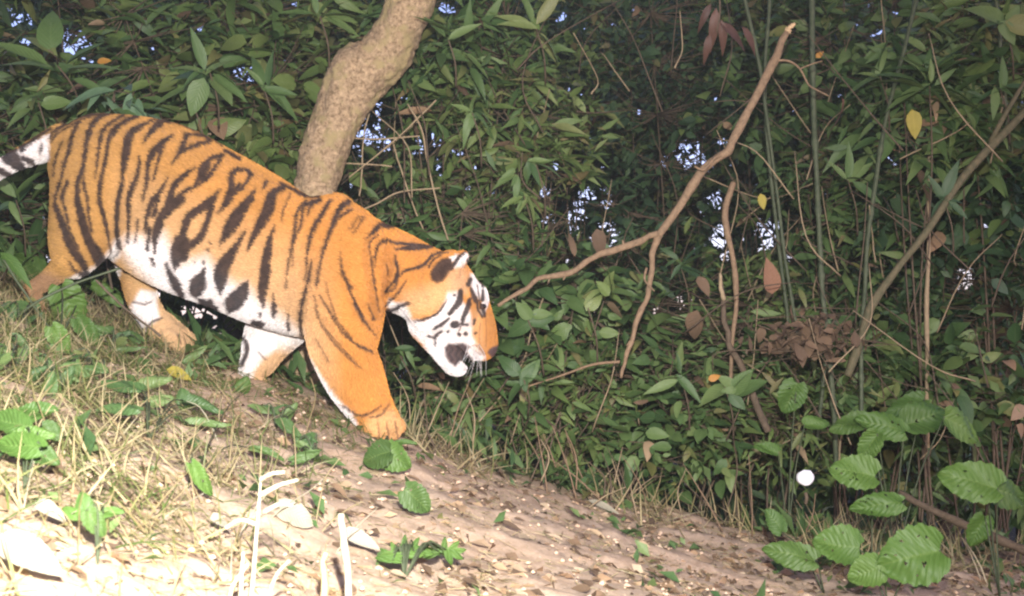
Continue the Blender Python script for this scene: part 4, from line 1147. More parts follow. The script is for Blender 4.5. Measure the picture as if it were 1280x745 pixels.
# third row: trees beyond the ravine
row3 = [(-40, 200, 11, 'far left'), (120, 60, 10.5, 'behind the sapling'), (290, 120, 11, 'behind the back of the tiger'), (430, 30, 10.5, 'right behind the crooked trunk'), (560, 150, 11, 'above the tiger neck'),
        (690, 60, 11.5, 'left of the dark gap'), (700, 300, 10.5, 'low beyond the tiger face'), (800, 160, 12, 'in the dark gap'), (840, 380, 11, 'below the dark gap'), (920, 60, 11.5, 'above the branch fork'),
        (960, 330, 11, 'beyond the thin poles'), (1060, 150, 11, 'beyond the tall pole'), (1180, 60, 11, 'beyond the yellow leaf'), (1130, 380, 10.5, 'low beyond the leaning pole'), (1290, 230, 11, 'far right')]
for k, (px, py, Y, where) in enumerate(row3):
    c = P(px, py, Y)
    z0 = float(gh(c.x, Y))
    rt = empty('forest_tree', (c.x + .2, Y + .3, z0 - .1)); tag(rt, 'shaded forest tree ' + where, 'tree')
    pts = spline([(0, 0, 0, .11), (random.uniform(-.3, .3), .1, 2.2, .09), (random.uniform(-.5, .5), 0, 5.5, .04)], 18)
    v, q, t = tube_arr(pts[:, :3], pts[:, 3], 9, rough=.1)
    link('trunk', mesh_np('trunk', v, q, t, M_DARKBARK), rt)
    crown(rt, c.x, Y, c.z, 1.35, .8, 1.15, 3600, .17, (M_DARKLEAF if 640 < px < 950 else (M_DARKLEAF, M_LEAF)[k % 2]), 100 + k, ('lance', 'ovate')[k % 2], gaps=True, clumps=60)  # middle crowns get darker leaf colour for the hollow's shade
# far wooded slope: one mass
rg = np.random.default_rng(50)
n = 16000
Yf = rg.uniform(15, 24, n); pxx = rg.uniform(-150, 1430, n); pyy = rg.uniform(-420, 640, n)
pos_ = np.stack([(pxx - 640) / F * Yf, Yf, CAMZ - (pyy - HOR) / F * Yf], -1)
dirs = rg.normal(0, 1, (n, 3)) * [1, 1, .5]
rot = frames(dirs, np.tile([0, -1.0, .6], (n, 1)) + rg.normal(0, .4, (n, 3)), rg.normal(0, .4, n))
sz = rg.uniform(.35, .7, n)
kp = leaf_gap_keep(pos_, rot[:, :, 0], sz, rg, .99, 1.1) & (pos_[:, 2] > -3)
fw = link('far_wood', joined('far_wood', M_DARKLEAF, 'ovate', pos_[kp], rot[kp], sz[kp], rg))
tag(fw, 'dark far wood closing the view beyond the ravine', 'wood', kind='stuff')

# small sprigs against the openings break the sky light into specks
P_, Z_ = [], []
for gx, gy, gr in GAPS:
    nn = int(gr * gr * .40)
    a = rg.random(nn) * 6.283; r_ = gr * 1.35 * np.sqrt(rg.random(nn)); Y_ = rg.uniform(8.5, 10, nn)
    ok = np.sin((gx + r_ * np.cos(a)) * .45 + gy) * np.sin((gy + r_ * np.sin(a)) * .5 + gx) > -.45 + .5 * (1 - r_ / gr / 1.35)
    P_.append(np.stack([(gx + r_ * np.cos(a) - 640) / F * Y_, Y_, CAMZ - (gy + r_ * np.sin(a) - HOR) / F * Y_], -1)[ok])
P_ = np.vstack(P_); n = len(P_)
rot = frames(rg.normal(0, 1, (n, 3)), rg.normal(0, 1, (n, 3)) + [0, -1.0, 0], rg.normal(0, .4, n))
fs = link('backlit_sprigs', joined('backlit_sprigs', M_DARKLEAF, 'lance', P_, rot, rg.uniform(.05, .14, n), rg))
tag(fs, 'fine leaf sprigs of the far bushes standing before the bright openings', 'foliage', kind='stuff')

# ------------------------------------------------------------------ poles, branches, canes
def pole(label, pts, rpx, mat=M_STEM, **k):
    return stem_thing('green_pole', label, 'pole', pts, [rpx * .64 * p[2] / F for p in pts], mat, nodes=9, n=64, **k)


pole('thickest upright green pole, rising behind the brown leaf clump', [(1047, 590, 5.3), (1035, 440, 5.3), (1024, 300, 5.35), (1017, 150, 5.4), (1013, -20, 5.4)], 5.5)
pole('upright green pole leaning right at the top, right of the thickest pole', [(1076, 540, 5.2), (1078, 420, 5.25), (1085, 300, 5.3), (1106, 160, 5.35), (1148, -10, 5.4)], 4.2)
pole('thin green pole, left one of the crossing pair', [(1000, 440, 5.5), (982, 320, 5.5), (962, 180, 5.5), (950, 90, 5.5), (926, -20, 5.5)], 3.6)
pole('thin green pole, right one of the crossing pair', [(990, 450, 5.6), (975, 320, 5.6), (960, 190, 5.6), (958, 80, 5.6), (964, -20, 5.6)], 3.6)
pole('short green pole at the top right corner', [(1262, 190, 5.5), (1256, 120, 5.5), (1250, 60, 5.5), (1245, -20, 5.5)], 4)
pole('green pole rising from behind the broad leaves right of centre', [(1020, 560, 5.5), (1030, 470, 5.5), (1042, 400, 5.5)], 4.5)
lp = stem_thing('leaning_pole', 'long brown green pole leaning from lower middle to the right edge', 'pole', [(1062, 470, 5.1), (1085, 400, 5.1), (1118, 340, 5.1), (1165, 280, 5.1), (1215, 210, 5.1), (1300, 120, 5.1)],
                [.017, .017, .017, .016, .017, .016], bark_mat('mossy_pole', (.07, .075, .04), (.17, .14, .08), 45, .5, .8, dist=.004), n=60)
link('side_shoot', mesh_np('side_shoot', *tube_arr(np.array([list(P(*p)) for p in ((1238, 178, 5.1), (1258, 140, 5.1), (1285, 95, 5.1))]) - np.array(lp.location), [.012, .01, .008], 6), lp.data.materials[0]), lp)
# the dead branch
db = empty('dead_branch', P(990, 30, 4.95)); tag(db, 'long forked dead branch, snapped at its upper end, reaching down to the tiger face', 'branch')
def px_r(pts, rs): return [r * .88 * p[2] / F for p, r in zip(pts, rs)]
a_ = [(986, 36, 4.95), (968, 72, 4.95), (944, 122, 4.95), (920, 170, 4.95), (906, 192, 4.95), (876, 216, 4.95), (850, 255, 4.95), (822, 294, 4.95)]
child_tube('limb', db, a_, px_r(a_, [4, 5.6, 6.2, 6.4, 6.6, 6.6, 6.4, 6]), M_BRANCH, 12, n=70)
a_ = [(822, 294, 4.95), (800, 302, 4.93), (760, 313, 4.9), (742, 322, 4.88), (712, 340, 4.85), (676, 348, 4.8), (652, 364, 4.75), (622, 382, 4.7)]
child_tube('left_bough', db, a_, px_r(a_, [5.5, 4.6, 4.8, 4.2, 4.6, 3.4, 3.6, 2.6]), M_BRANCH, 10, n=60)
a_ = [(822, 292, 4.95), (818, 320, 4.95), (813, 352, 4.95), (808, 376, 4.95), (795, 402, 4.95), (790, 425, 4.95), (780, 448, 4.95), (777, 472, 4.95)]
child_tube('lower_bough', db, a_, px_r(a_, [5.5, 4.0, 4.3, 3.6, 4.2, 3.2, 3, 2.2]), M_BRANCH, 9, n=50)
a_ = [(984, 40, 4.95), (988, 34, 4.95), (994, 29, 4.94)]
child_tube('snapped_end', db, a_, px_r(a_, [5.5, 4, 2]), M_BROKEN, 7, rough=.9, n=8)
for pts, rs in (([(905, 193, 4.95), (893, 198, 4.93), (880, 212, 4.9), (868, 208, 4.9)], [3, 2.5, 2, 1.5]), ([(966, 76, 4.95), (985, 76, 4.93), (1000, 86, 4.9), (1010, 105, 4.9), (1020, 112, 4.88), (1036, 120, 4.86)], [2, 1.8, 1.5, 1.4, 1.3, 1]),
                ([(1000, 86, 4.9), (1015, 80, 4.9), (1028, 76, 4.9)], [1.2, 1, .8]), ([(708, 342, 4.85), (704, 350, 4.84)], [3, 1]), ([(780, 308, 4.9), (778, 300, 4.9)], [2.5, 1]), ([(808, 335, 4.95), (806, 350, 4.93), (818, 364, 4.9)], [2, 1.6, 1]),
                ([(790, 425, 4.95), (783, 432, 4.95)], [3, 1]), ([(775, 452, 4.95), (740, 456, 4.97), (700, 470, 5.0), (650, 486, 5.0)], [2.2, 2, 1.6, 1.2])):
    child_tube('twig', db, pts, px_r(pts, rs), M_BRANCH, 6, n=14)
# second dead stem under the fork (right of it) and the dark broken stick
stem_thing('crooked_branch', 'crooked reddish brown dead stem just right of the branch fork', 'stem', [(915, 228, 5.3), (906, 262, 5.3), (908, 290, 5.3), (915, 320, 5.3), (920, 350, 5.3), (921, 380, 5.3), (917, 420, 5.3), (912, 500, 5.3)],
           [.013, .013, .015, .012, .012, .011, .010, .009], M_BRANCH, n=50)
stem_thing('dead_stick', 'dark slanting stick with a pale broken top in front of the poles', 'stick', [(901, 345, 5.2), (905, 400, 5.2), (912, 430, 5.2), (932, 470, 5.2), (960, 540, 5.15)], [.011, .012, .013, .015, .014], M_TWIG, n=40)
stem_thing('pale_stick', 'short pale peeled tip standing above the dark slanting stick', 'stick', [(903, 375, 5.18), (901, 358, 5.18), (900, 342, 5.18)], [.009, .009, .006], M_PALETWIG, n=8)
stem_thing('pale_cane', 'straight pale cane standing at right behind the yellow leaf', 'cane', [(1160, 560, 5.6), (1158, 440, 5.6), (1160, 330, 5.6), (1160, 240, 5.6), (1163, 130, 5.6)], [.010, .010, .010, .009, .008], M_PALETWIG, n=30)
stem_thing('fallen_pole', 'dark fallen pole lying across the lower right corner', 'pole', [(1120, 615, 4.7), (1180, 645, 4.6), (1240, 672, 4.5), (1310, 700, 4.4)], [.012, .016, .018, .018], M_TWIG, n=30)
# pale bent canes above the shoulders
canes = [([(452, 262, 5.3), (470, 255, 5.3), (500, 240, 5.3), (550, 235, 5.3)], 'pale bent cane running level just above the tiger shoulder'),
         ([(450, 245, 5.35), (452, 215, 5.35), (455, 170, 5.35), (462, 140, 5.35)], 'short upright pale cane next to the trunk'),
         ([(436, 222, 5.3), (470, 195, 5.3), (510, 160, 5.3), (545, 125, 5.3)], 'pale cane slanting up to the right from the trunk foot'),
         ([(437, 172, 5.3), (470, 174, 5.3), (525, 170, 5.3)], 'level pale cane crossing the bright gap beside the trunk'),
         ([(510, 130, 5.3), (528, 165, 5.3), (534, 200, 5.3), (548, 260, 5.3), (560, 300, 5.3)], 'long pale cane falling to the tiger ear'),
         ([(492, 180, 5.4), (505, 225, 5.4), (522, 270, 5.4), (535, 300, 5.4)], 'thin pale cane falling steeply over the tiger neck'),
         ([(430, 204, 5.3), (470, 206, 5.3), (490, 208, 5.3)], 'short level pale cane beside the trunk foot'),
         ([(688, 345, 5.3), (680, 370, 5.3), (665, 410, 5.3), (655, 450, 5.3), (630, 490, 5.3), (596, 530, 5.2)], 'thin pale cane slanting down to the left before the tiger face'),
         ([(600, 430, 5.2), (640, 480, 5.2), (672, 515, 5.2), (700, 540, 5.1)], 'brown arching cane low in front of the forepaw'),
         ([(700, 515, 4.95), (690, 550, 4.9), (676, 605, 4.75)], 'reddish dry stalk standing at the edge of the bare bank')]
for pts, lab in canes:
    stem_thing('pale_cane' if 'pale' in lab else 'dry_stalk', lab, 'cane', pts, [.0038] * len(pts), M_PALETWIG if 'pale' in lab else M_TWIG, sides=5, n=26)
# loose thin twigs through the undergrowth
rg = np.random.default_rng(4)
for k in range(150):
    px, Y = rg.uniform(420, 1290), rg.uniform(5.0, 6.2)
    py = rg.uniform(80, 600)
    a = rg.normal(0, .7) + (math.pi / 2)
    L = rg.uniform(60, 190)
    x2, y2 = px + math.cos(a) * L, py - math.sin(a) * L
    mx_, my_ = (px + x2) / 2 + rg.normal(0, 12), (py + y2) / 2 + rg.normal(0, 12)
    stem_thing('dry_twig', 'thin dry twig sticking through the undergrowth', 'twig', [(px, py, Y), (mx_, my_, Y + rg.normal(0, .06)), (x2, y2, Y + rg.normal(0, .12))], [.0038, .003, .0016],
               M_PALETWIG if rg.random() < .45 else M_TWIG, sides=4, group='thin dry twigs in the undergrowth', n=10)

# dry twigs and stalks standing along the crest of the bank
for k in range(48):
    px = rg.uniform(500, 1130); py = 548 + (px - 520) * .30 + rg.normal(0, 16)
    Y = rg.uniform(4.45, 5.0)
    L = rg.uniform(30, 110); a = math.pi / 2 + rg.normal(0, .6)
    if py > 700: continue
    stem_thing('dry_twig', 'short dry twig standing on the crest of the bank', 'twig', [(px, py + 8, Y), (px + math.cos(a) * L * .5 + rg.normal(0, 5), py - math.sin(a) * L * .5, Y), (px + math.cos(a) * L, py - math.sin(a) * L, Y + rg.normal(0, .05))],
               [.0032, .0028, .0014], (M_PALETWIG, M_TWIG, M_BRANCH)[k % 3], sides=4, group='short dry twigs along the bank crest', n=8)

# ------------------------------------------------------------------ single leaves that hang in the bushes
def leaf_at(name, label, cat, px, py, Y, L, ang, kind, mat, face=.8, var=0, yaw=0.0):
    """one leaf centred near a pixel; ang: direction of its tip in the picture plane (deg, 0 = right, 90 = up); face: how far it turns to the camera"""
    d = np.array([[math.cos(R(ang)), yaw, math.sin(R(ang))]])
    up = np.array([[0, -face, 1 - face + .15]]) + .001
    r = frames(d, up, np.zeros(1))[0] * L
    c = np.array(P(px, py, Y)) - r[:, 0] * .5
    M = Matrix.Identity(4)
    for a in range(3):
        for b_ in range(3): M[a][b_] = r[a, b_]
        M[a][3] = c[a]
    o = link(name, leaf_mesh(kind, var, mat), mtx=M)
    if label: tag(o, label, cat)
    return o


leaf_at('hanging_leaf', 'yellow spotted leaf hanging beside the pale cane at right', 'leaf', 1143, 155, 5.4, .13, -80, 'ovate', M_YELLOW, .95)
leaf_at('dry_hanging_leaf', 'curled brown leaf hanging right of the thickest green pole', 'leaf', 1055, 143, 5.2, .15, -75, 'ovate', M_RUST, .45, 2, .5)
leaf_at('dry_hanging_leaf', 'upright reddish brown leaf beside the thin pole pair', 'leaf', 965, 347, 5.3, .15, 95, 'ovate', M_RUST, .5, 1, -.4)
leaf_at('dry_hanging_leaf', 'grey brown withered leaf hanging below the branch fork', 'leaf', 867, 408, 5.2, .15, -100, 'ovate', M_BROWN, .5, 1, .4)
leaf_at('dry_hanging_leaf', 'small brown leaf next to the crooked dead stem', 'leaf', 880, 357, 5.25, .10, -60, 'ovate', M_BROWN, .5, 0, -.4)
leaf_at('dry_hanging_leaf', 'curled brown leaf hanging on the level bough of the dead branch', 'leaf', 750, 303, 4.85, .11, -75, 'ovate', M_BROWN, .8, 2)
leaf_at('dry_hanging_leaf', 'brown leaf on the left of the dead branch bough', 'leaf', 716, 305, 4.85, .10, 100, 'lance', M_BROWN, .8, 2)
leaf_at('orange_leaf', 'small bright orange leaf low in the undergrowth', 'leaf', 893, 472, 5.1, .055, 20, 'ovate', M_ORANGE, .95)
leaf_at('yellow_leaf', 'small yellow leaf at top left over the rump', 'leaf', 130, 76, 5.2, .06, 10, 'ovate', M_ORANGE, .8)
leaf_at('yellow_leaf', 'small yellow leaf beside the top of the thickest pole', 'leaf', 1025, 68, 5.3, .045, 40, 'ovate', M_ORANGE, .95)
leaf_at('yellow_leaf', 'yellow tipped leaf hanging between the branch and pole pair', 'leaf', 953, 252, 5.3, .07, -75, 'ovate', M_YELLOW, .9)
rl = empty('red_shoot', P(900, 15, 5.2)); tag(rl, 'drooping shoot of reddish young leaves left of the broken branch end', 'shoot')
for (px, py, L, an) in ((893, 35, .17, -95), (884, 60, .12, -100), (905, 45, .14, -80), (920, 40, .16, -30), (940, 48, .13, -50), (880, 20, .12, -120)):
    o = leaf_at('leaf', None, None, px, py, 5.2, L, an, 'lance', M_RED, .8, 2)
    o.parent = rl; o.matrix_basis = Matrix.Translation(-Vector(rl.location)) @ o.matrix_basis
child_tube('stem', rl, [(898, -20, 5.2), (900, 15, 5.2), (896, 40, 5.2)], [.005, .004, .003], M_TWIG, 5, n=8)

# withered leaf clump caught on the green poles
wc = empty('withered_clump', P(1010, 425, 5.15)); tag(wc, 'tangled clump of withered brown leaves caught on the green poles', 'leaf clump')
rg = np.random.default_rng(8)
for k in range(230):
    px = rg.normal(1010, 27); py = rg.normal(424, 13); Y = rg.normal(5.12, .07)
    o = leaf_at('leaf', None, None, px, py, Y, rg.uniform(.03, .085), rg.uniform(-180, 180), 'ovate' if rg.random() < .5 else 'lance', M_BROWN, rg.uniform(-.3, .9), int(rg.integers(0, 4)), rg.normal(0, .5))
    o.parent = wc; o.matrix_basis = Matrix.Translation(-Vector(wc.location)) @ o.matrix_basis
for k in range(14):
    px = rg.normal(1000, 34); py = rg.normal(424, 14)
    child_tube('twig', wc, [(px, py, 5.12), (px + rg.normal(0, 30), py + rg.normal(0, 14), 5.1), (px + rg.normal(0, 50), py + rg.normal(0, 25), 5.12)], [.003, .0025, .0015], M_TWIG, 4, n=6)

# ------------------------------------------------------------------ broad leaved plants (big leaves with insect holes)
def big_leaf_mesh(seed, L, W, holes, mat, curl=.25, tip=.0):
    rg = np.random.default_rng(seed)
    nu, nv = 44, 40
    u = np.linspace(0, 1, nu + 1); s = np.linspace(-1, 1, nv + 1)
    w = .5 * W / L * np.sin(np.pi * np.clip(u * .98 + .02, 0, 1) ** .68) ** (.62)
    w = w * (1 + .05 * np.sin(np.arange(nu + 1) * .9 + seed)) * (1 + .035 * ((np.arange(nu + 1) % 2) * 2 - 1) * .6) + .002
    X = u[:, None] - .10 * np.abs(s)[None] ** 2 * (1 - u[:, None]) ** 3
    Yy = w[:, None] * s[None]
    Z = .18 * np.abs(Yy) - curl * u[:, None] ** 2 + .012 * np.abs(np.sin(u[:, None] * 26 - np.abs(s)[None] * 5)) + .05 * np.sin(s[None] * 3 + u[:, None] * 5 + seed)
    v = np.stack([X + 0 * Yy, Yy, Z], -1)
    hs = [(rg.uniform(.15, .85), rg.uniform(-.75, .75), rg.uniform(.012, .03)) for _ in range(holes)]
    i, j = np.meshgrid(np.arange(nu), np.arange(nv), indexing='ij')
    cu, cs = (i + .5) / nu, (j + .5) / nv * 2 - 1
    keep = np.ones(i.shape, bool)
    for hu, hv, hr in hs:
        keep &= ((cu - hu) ** 2 + ((cs - hv) * W / L * .45) ** 2) > hr ** 2 * (1 + .7 * np.sin(7 * np.arctan2(cu - hu, cs - hv)))
    q = np.stack([i * (nv + 1) + j, (i + 1) * (nv + 1) + j, (i + 1) * (nv + 1) + j + 1, i * (nv + 1) + j + 1], -1)[keep]
    uv = np.stack([X + 0 * Yy, .5 + .5 * s[None] + 0 * X], -1).reshape(-1, 2)
    return mesh_np('big_leaf', v.reshape(-1, 3) * L, q, None, mat, uv=uv, tint=np.full(v.shape[0] * v.shape[1], rg.random()))


def broad_plant(label, base_px, leaves, cat='plant', name='broad_leaved_plant', mat=M_BROAD):
    bx, by, bY = base_px
    if base_px[2] < 4 and bx < 600: bY = slope_hit(bx, by)
    b0 = P(bx, by, bY); z0 = float(gh(b0.x, b0.y)); b0.z = min(b0.z, z0) if abs(b0.z - z0) > .25 else z0
    root = empty(name, b0); tag(root, label, cat)
    for k, (px, py, Y, L, W, ang, face, holes) in enumerate(leaves):
        d = np.array([[math.cos(R(ang)), .15, math.sin(R(ang))]])
        r = frames(d, np.array([[0.001, -face, 1 - face + .1]]), np.zeros(1))[0]
        c = np.array(P(px, py, Y)) - r[:, 0] * L * .5
        M = Matrix.Identity(4)
        for a in range(3):
            for b_ in range(3): M[a][b_] = r[a, b_]
            M[a][3] = c[a] - root.location[a]
        link('leaf', big_leaf_mesh(int(abs(px)), L, W, holes, mat, curl=.18), root, mtx=M)
        s0 = np.zeros(3); s1 = c - np.array(root.location)
        md = (s0 + s1) / 2 + np.array([0, .02, .04])
        pp = spline([s0, md, s1], 8)
        v, q, t = tube_arr(pp, np.linspace(.0007, .00045, len(pp)) * (root.location.y + .5), 5)
        link('stalk', mesh_np('stalk', v, q, t, M_STEM), root)
    return root


k_ = 1 / F
def slope_hit(px, py):
    for yy in np.arange(1.0, 7, .01):
        p = P(px, py, yy)
        if p.z <= float(gh(p.x, yy)) + .02: return float(yy)
    return 5.0


def lf(px, py, Y, Lpx, Wpx, ang, face, holes):
    if Y is None: Y = slope_hit(px, py + Lpx * .25) - .06
    k = .86 if px > 900 else 1
    return (px, py, Y, Lpx * k * Y / F, Wpx * k * Y / F, ang, face, holes)



broad_plant('broad leaved plant with one round serrated hole eaten leaf, largest at bottom right', (1110, 745, 3.75),
            [lf(1136, 697, 3.55, 92, 88, 195, .8, 9), lf(1082, 715, 3.6, 55, 50, 200, .7, 2), lf(1045, 680, 3.8, 66, 60, 170, .75, 3)])
broad_plant('plant with a long oval leaf lying over the litter left of the round leaf', (1030, 720, 3.9), [lf(986, 692, 3.8, 76, 44, 165, .7, 2), lf(968, 650, 4.1, 40, 30, 120, .6, 0)])
broad_plant('plant with two hole eaten leaves one above the other beside the white spot', (1090, 660, 4.3), [lf(1066, 589, 4.25, 66, 54, 170, .8, 7), lf(1094, 631, 4.15, 74, 38, 185, .7, 10)])
broad_plant('plant with paired broad leaves at the right edge', (1250, 690, 4.1), [lf(1211, 600, 4.05, 84, 62, 165, .85, 5), lf(1262, 618, 4.1, 74, 48, -20, .8, 1), lf(1222, 665, 4.2, 52, 34, 250, .7, 2)])
broad_plant('leafy plant with several mid sized leaves under the leaning pole', (1120, 620, 4.8), [lf(1100, 530, 4.8, 72, 42, 160, .7, 2), lf(1160, 520, 4.85, 74, 52, 20, .7, 2), lf(1060, 530, 4.9, 56, 36, 190, .6, 1), lf(1130, 508, 4.95, 60, 36, 200, .6, 1),
            lf(1205, 535, 4.8, 70, 44, -30, .7, 2), lf(1085, 560, 4.75, 50, 34, 240, .6, 1)])
broad_plant('plant with hole eaten leaf left of the thickest pole', (985, 600, 5.0), [lf(988, 498, 4.95, 50, 42, 250, .9, 6), lf(1022, 528, 5.0, 40, 26, 10, .6, 0), lf(958, 560, 4.9, 36, 22, 160, .6, 0)])
broad_plant('clump of glossy broad leaves at the left edge in full flash', (30, 600, 2.75), [lf(45, 515, None, 50, 34, 20, .6, 1), lf(8, 525, None, 55, 34, 160, .6, 0), lf(20, 555, None, 66, 38, 170, .6, 1), lf(52, 568, None, 48, 32, -20, .6, 1), lf(40, 545, None, 52, 32, 15, .55, 0), lf(66, 540, None, 30, 24, -30, .6, 0)])
broad_plant('plant with two heart shaped leaves lying before the near forepaw', (478, 568, 4.0), [lf(470, 570, None, 40, 38, 200, .75, 2), lf(495, 573, None, 46, 38, -25, .75, 2), lf(504, 553, None, 34, 14, 10, .4, 0)])
broad_plant('single heart shaped leaf flat on the bare clay', (522, 630, 3.4), [lf(522, 625, None, 44, 36, -40, .75, 3)])
broad_plant('plant with large leaf across the hind leg at left', (75, 420, 3.9), [lf(88, 385, None, 60, 44, -70, .9, 3), lf(38, 330, None, 62, 26, 150, .8, 1), lf(150, 372, None, 76, 22, -25, .6, 2), lf(75, 425, None, 40, 26, -60, .8, 1), lf(110, 415, None, 44, 24, -50, .7, 1)], mat=M_BROAD)
broad_plant('low plant with dark flat leaves below the hind paws', (185, 540, 3.3), [lf(150, 480, None, 58, 22, 165, .5, 0), lf(192, 478, None, 44, 26, 30, .5, 0), lf(145, 510, None, 60, 22, 175, .45, 0), lf(200, 500, None, 34, 20, 20, .6, 0), lf(255, 505, None, 50, 22, -10, .4, 0), lf(230, 497, None, 28, 22, 110, .6, 0), lf(262, 527, None, 52, 18, 5, .4, 0)], mat=M_LEAF)
broad_plant('low plant with two narrow green leaves in the middle of the dry grass', (235, 600, 2.7), [lf(252, 600, None, 50, 20, -60, .8, 1), lf(335, 565, None, 44, 13, -15, .5, 0), lf(305, 480, None, 22, 20, 80, .7, 0)], mat=M_BROAD)
broad_plant('overexposed pale green seedling at the lower left', (122, 690, 2.05), [lf(105, 630, None, 34, 24, 110, .7, 0), lf(120, 655, None, 40, 26, -60, .7, 0), lf(88, 640, None, 26, 16, 150, .6, 0), lf(140, 640, None, 30, 16, 10, .6, 0)], mat=M_BROAD)
# small bright fern like herb
broad_plant('small bright green feathery herb on the bare clay at bottom centre', (505, 712, 2.55),
            [lf(505 + 26 * math.cos(a) * s, 694 - 14 * abs(math.sin(a)) * s + (6 if math.cos(a) < 0 else 0), None, 24, 9, math.degrees(a), .8, 0) for a in np.linspace(-.4, 3.5, 9) for s in (.6, 1.0)]
            + [lf(555 + 18 * math.cos(a), 690 - 8 * math.sin(a), None, 22, 9, math.degrees(a), .8, 0) for a in np.linspace(-1.2, 3.6, 8)], name='feathery_herb', mat=M_BROAD)

def weed(label, px, py, leaves):
    return broad_plant(label, (px, py + 8, 3.9), leaves, name='weed', mat=M_LEAF)


WEEDS = [(25, 395, 'weed at the left edge beside the slanting green brown stem'), (140, 425, 'weed growing between the hind paws'), (60, 470, 'weed in the straw below the near hind paw'),
         (262, 445, 'weed on the clay between far hind paw and far forepaw'), (18, 445, 'weed at the left edge above the glossy broad leaves'), (120, 455, 'weed just left of the low plant with flat leaves'),
         (345, 520, 'small weed on the clay below the far forepaw'), (395, 560, 'small weed left of the two heart shaped leaves')]
for px, py, lab in WEEDS:
    weed(lab, px, py, [(lf(px + random.uniform(-26, 26), py + random.uniform(-16, 10), None, random.uniform(22, 40), random.uniform(10, 18), random.uniform(-40, 220), random.uniform(.3, .8), 0)) for _ in range(6)])

# ------------------------------------------------------------------ loose things on the ground
def ground_leaf(name, label, cat, px, py, Lpx, ang, kind, mat, var=0, group=None, lift=.012, tilt=.15):
    """find where the sight line through the pixel meets the slope"""
    Y = None
    for yy in np.arange(.9, 7, .01):
        p = P(px, py, yy)
        if p.z <= float(gh(p.x, yy)): Y = yy; break
    if Y is None: return
    p = P(px, py, Y)
    gx_ = (float(gh(p.x + .05, Y)) - float(gh(p.x - .05, Y))) / .1
    nrm = Vector((-gx_, -.12, 1)).normalized()
    d = np.array([[math.cos(R(ang)), math.sin(R(ang)), gx_ * math.cos(R(ang))]])
    r = frames(d, np.array([[nrm.x, nrm.y - tilt, nrm.z]]), np.zeros(1))[0] * (Lpx * Y / F)
    M = Matrix.Identity(4)
    for a in range(3):
        for b_ in range(3): M[a][b_] = r[a, b_]
        M[a][3] = p[a] + (lift if a == 2 else 0)
    o = link(name, leaf_mesh(kind, var, mat), mtx=M)
    tag(o, label, cat, group)
    return o


ground_leaf('fallen_leaf', 'bright yellow fallen leaf below the far hind paw', 'leaf', 208, 478, 34, 20, 'ovate', M_YELLOW, 0, lift=.04, tilt=.8)
ground_leaf('fallen_leaf', 'large overexposed white leaf, left of the glaring stalks', 'leaf', 262, 678, 46, 50, 'ovate', M_PALE_OVERLIT, 1, lift=.04, tilt=.6)
ground_leaf('fallen_leaf', 'overexposed white leaf, right of the glaring stalks', 'leaf', 350, 660, 48, 10, 'heart', M_PALE_OVERLIT, 0, lift=.04, tilt=.6)
ground_leaf('fallen_leaf', 'long overexposed leaf in the bottom left corner', 'leaf', -10, 712, 100, 0, 'ovate', M_PALE_OVERLIT, 0, lift=.04, tilt=.5)
ground_leaf('fallen_leaf', 'overexposed leaf beside the upright white stub', 'leaf', 425, 690, 58, 15, 'ovate', M_PALE_OVERLIT, 0, lift=.04, tilt=.4)
ground_leaf('fallen_leaf', 'pale leaf lying left of the seedling', 'leaf', 40, 665, 48, 20, 'ovate', M_PALE_OVERLIT, 1, lift=.04, tilt=.5)
ground_leaf('fallen_leaf', 'pale husk lying at the litter edge, right of centre', 'leaf', 735, 632, 46, -20, 'lance', M_PALE_OVERLIT, 0, lift=.02, tilt=.6)
ground_leaf('fallen_leaf', 'brown curled leaf with dark underside on the clay left of the heart leaf', 'leaf', 412, 620, 28, -10, 'ovate', M_DRY, 2, lift=.03)
rg = np.random.default_rng(31)
for k in range(150):
    px, py = rg.uniform(0, 1280), 0
    py = rg.uniform(max(430 + px * .2, 445), 745)
    ground_leaf('dry_leaf', 'small dry leaf lying on the clay slope', 'leaf', px, py, rg.uniform(14, 34), rg.uniform(0, 360), rg.choice(['ovate', 'lance']), M_DRY if rg.random() < .6 else M_BROWN, int(rg.integers(0, 4)),
                'dry leaves scattered on the slope', tilt=rg.uniform(0, .8))

# litter, dry grass and green sprouts nobody could count
def scatter(name, label, cat, n, xr, yr, kind, mat, size, rg, dens=None, upright=.0, lift=.006, sizevar=.5):
    x = rg.uniform(*xr, n); y = rg.uniform(*yr, n)
    if dens is not None:
        k = rg.random(n) < dens(x, y); x, y = x[k], y[k]
    n = len(x)
    z = gh(x, y) + lift
    a = rg.random(n) * 6.283
    el = rg.normal(upright, .25 + .25 * (upright > 0), n)
    gxx = (gh(x + .02, y) - gh(x - .02, y)) / .04
    d = np.stack([np.cos(a) * np.cos(el), np.sin(a) * np.cos(el), np.sin(el) + gxx * np.cos(a) * np.cos(el)], -1)
    rot = frames(d, np.stack([-gxx, -.2 + 0 * x, 1 + 0 * x], -1) + rg.normal(0, .4, (n, 3)), rg.normal(0, .5, n))
    o = link(name, joined(name, mat, kind, np.stack([x, y, z], -1), rot, size * rg.uniform(1 - sizevar, 1 + sizevar, n), rg))
    tag(o, label, cat, kind='stuff')
    return o


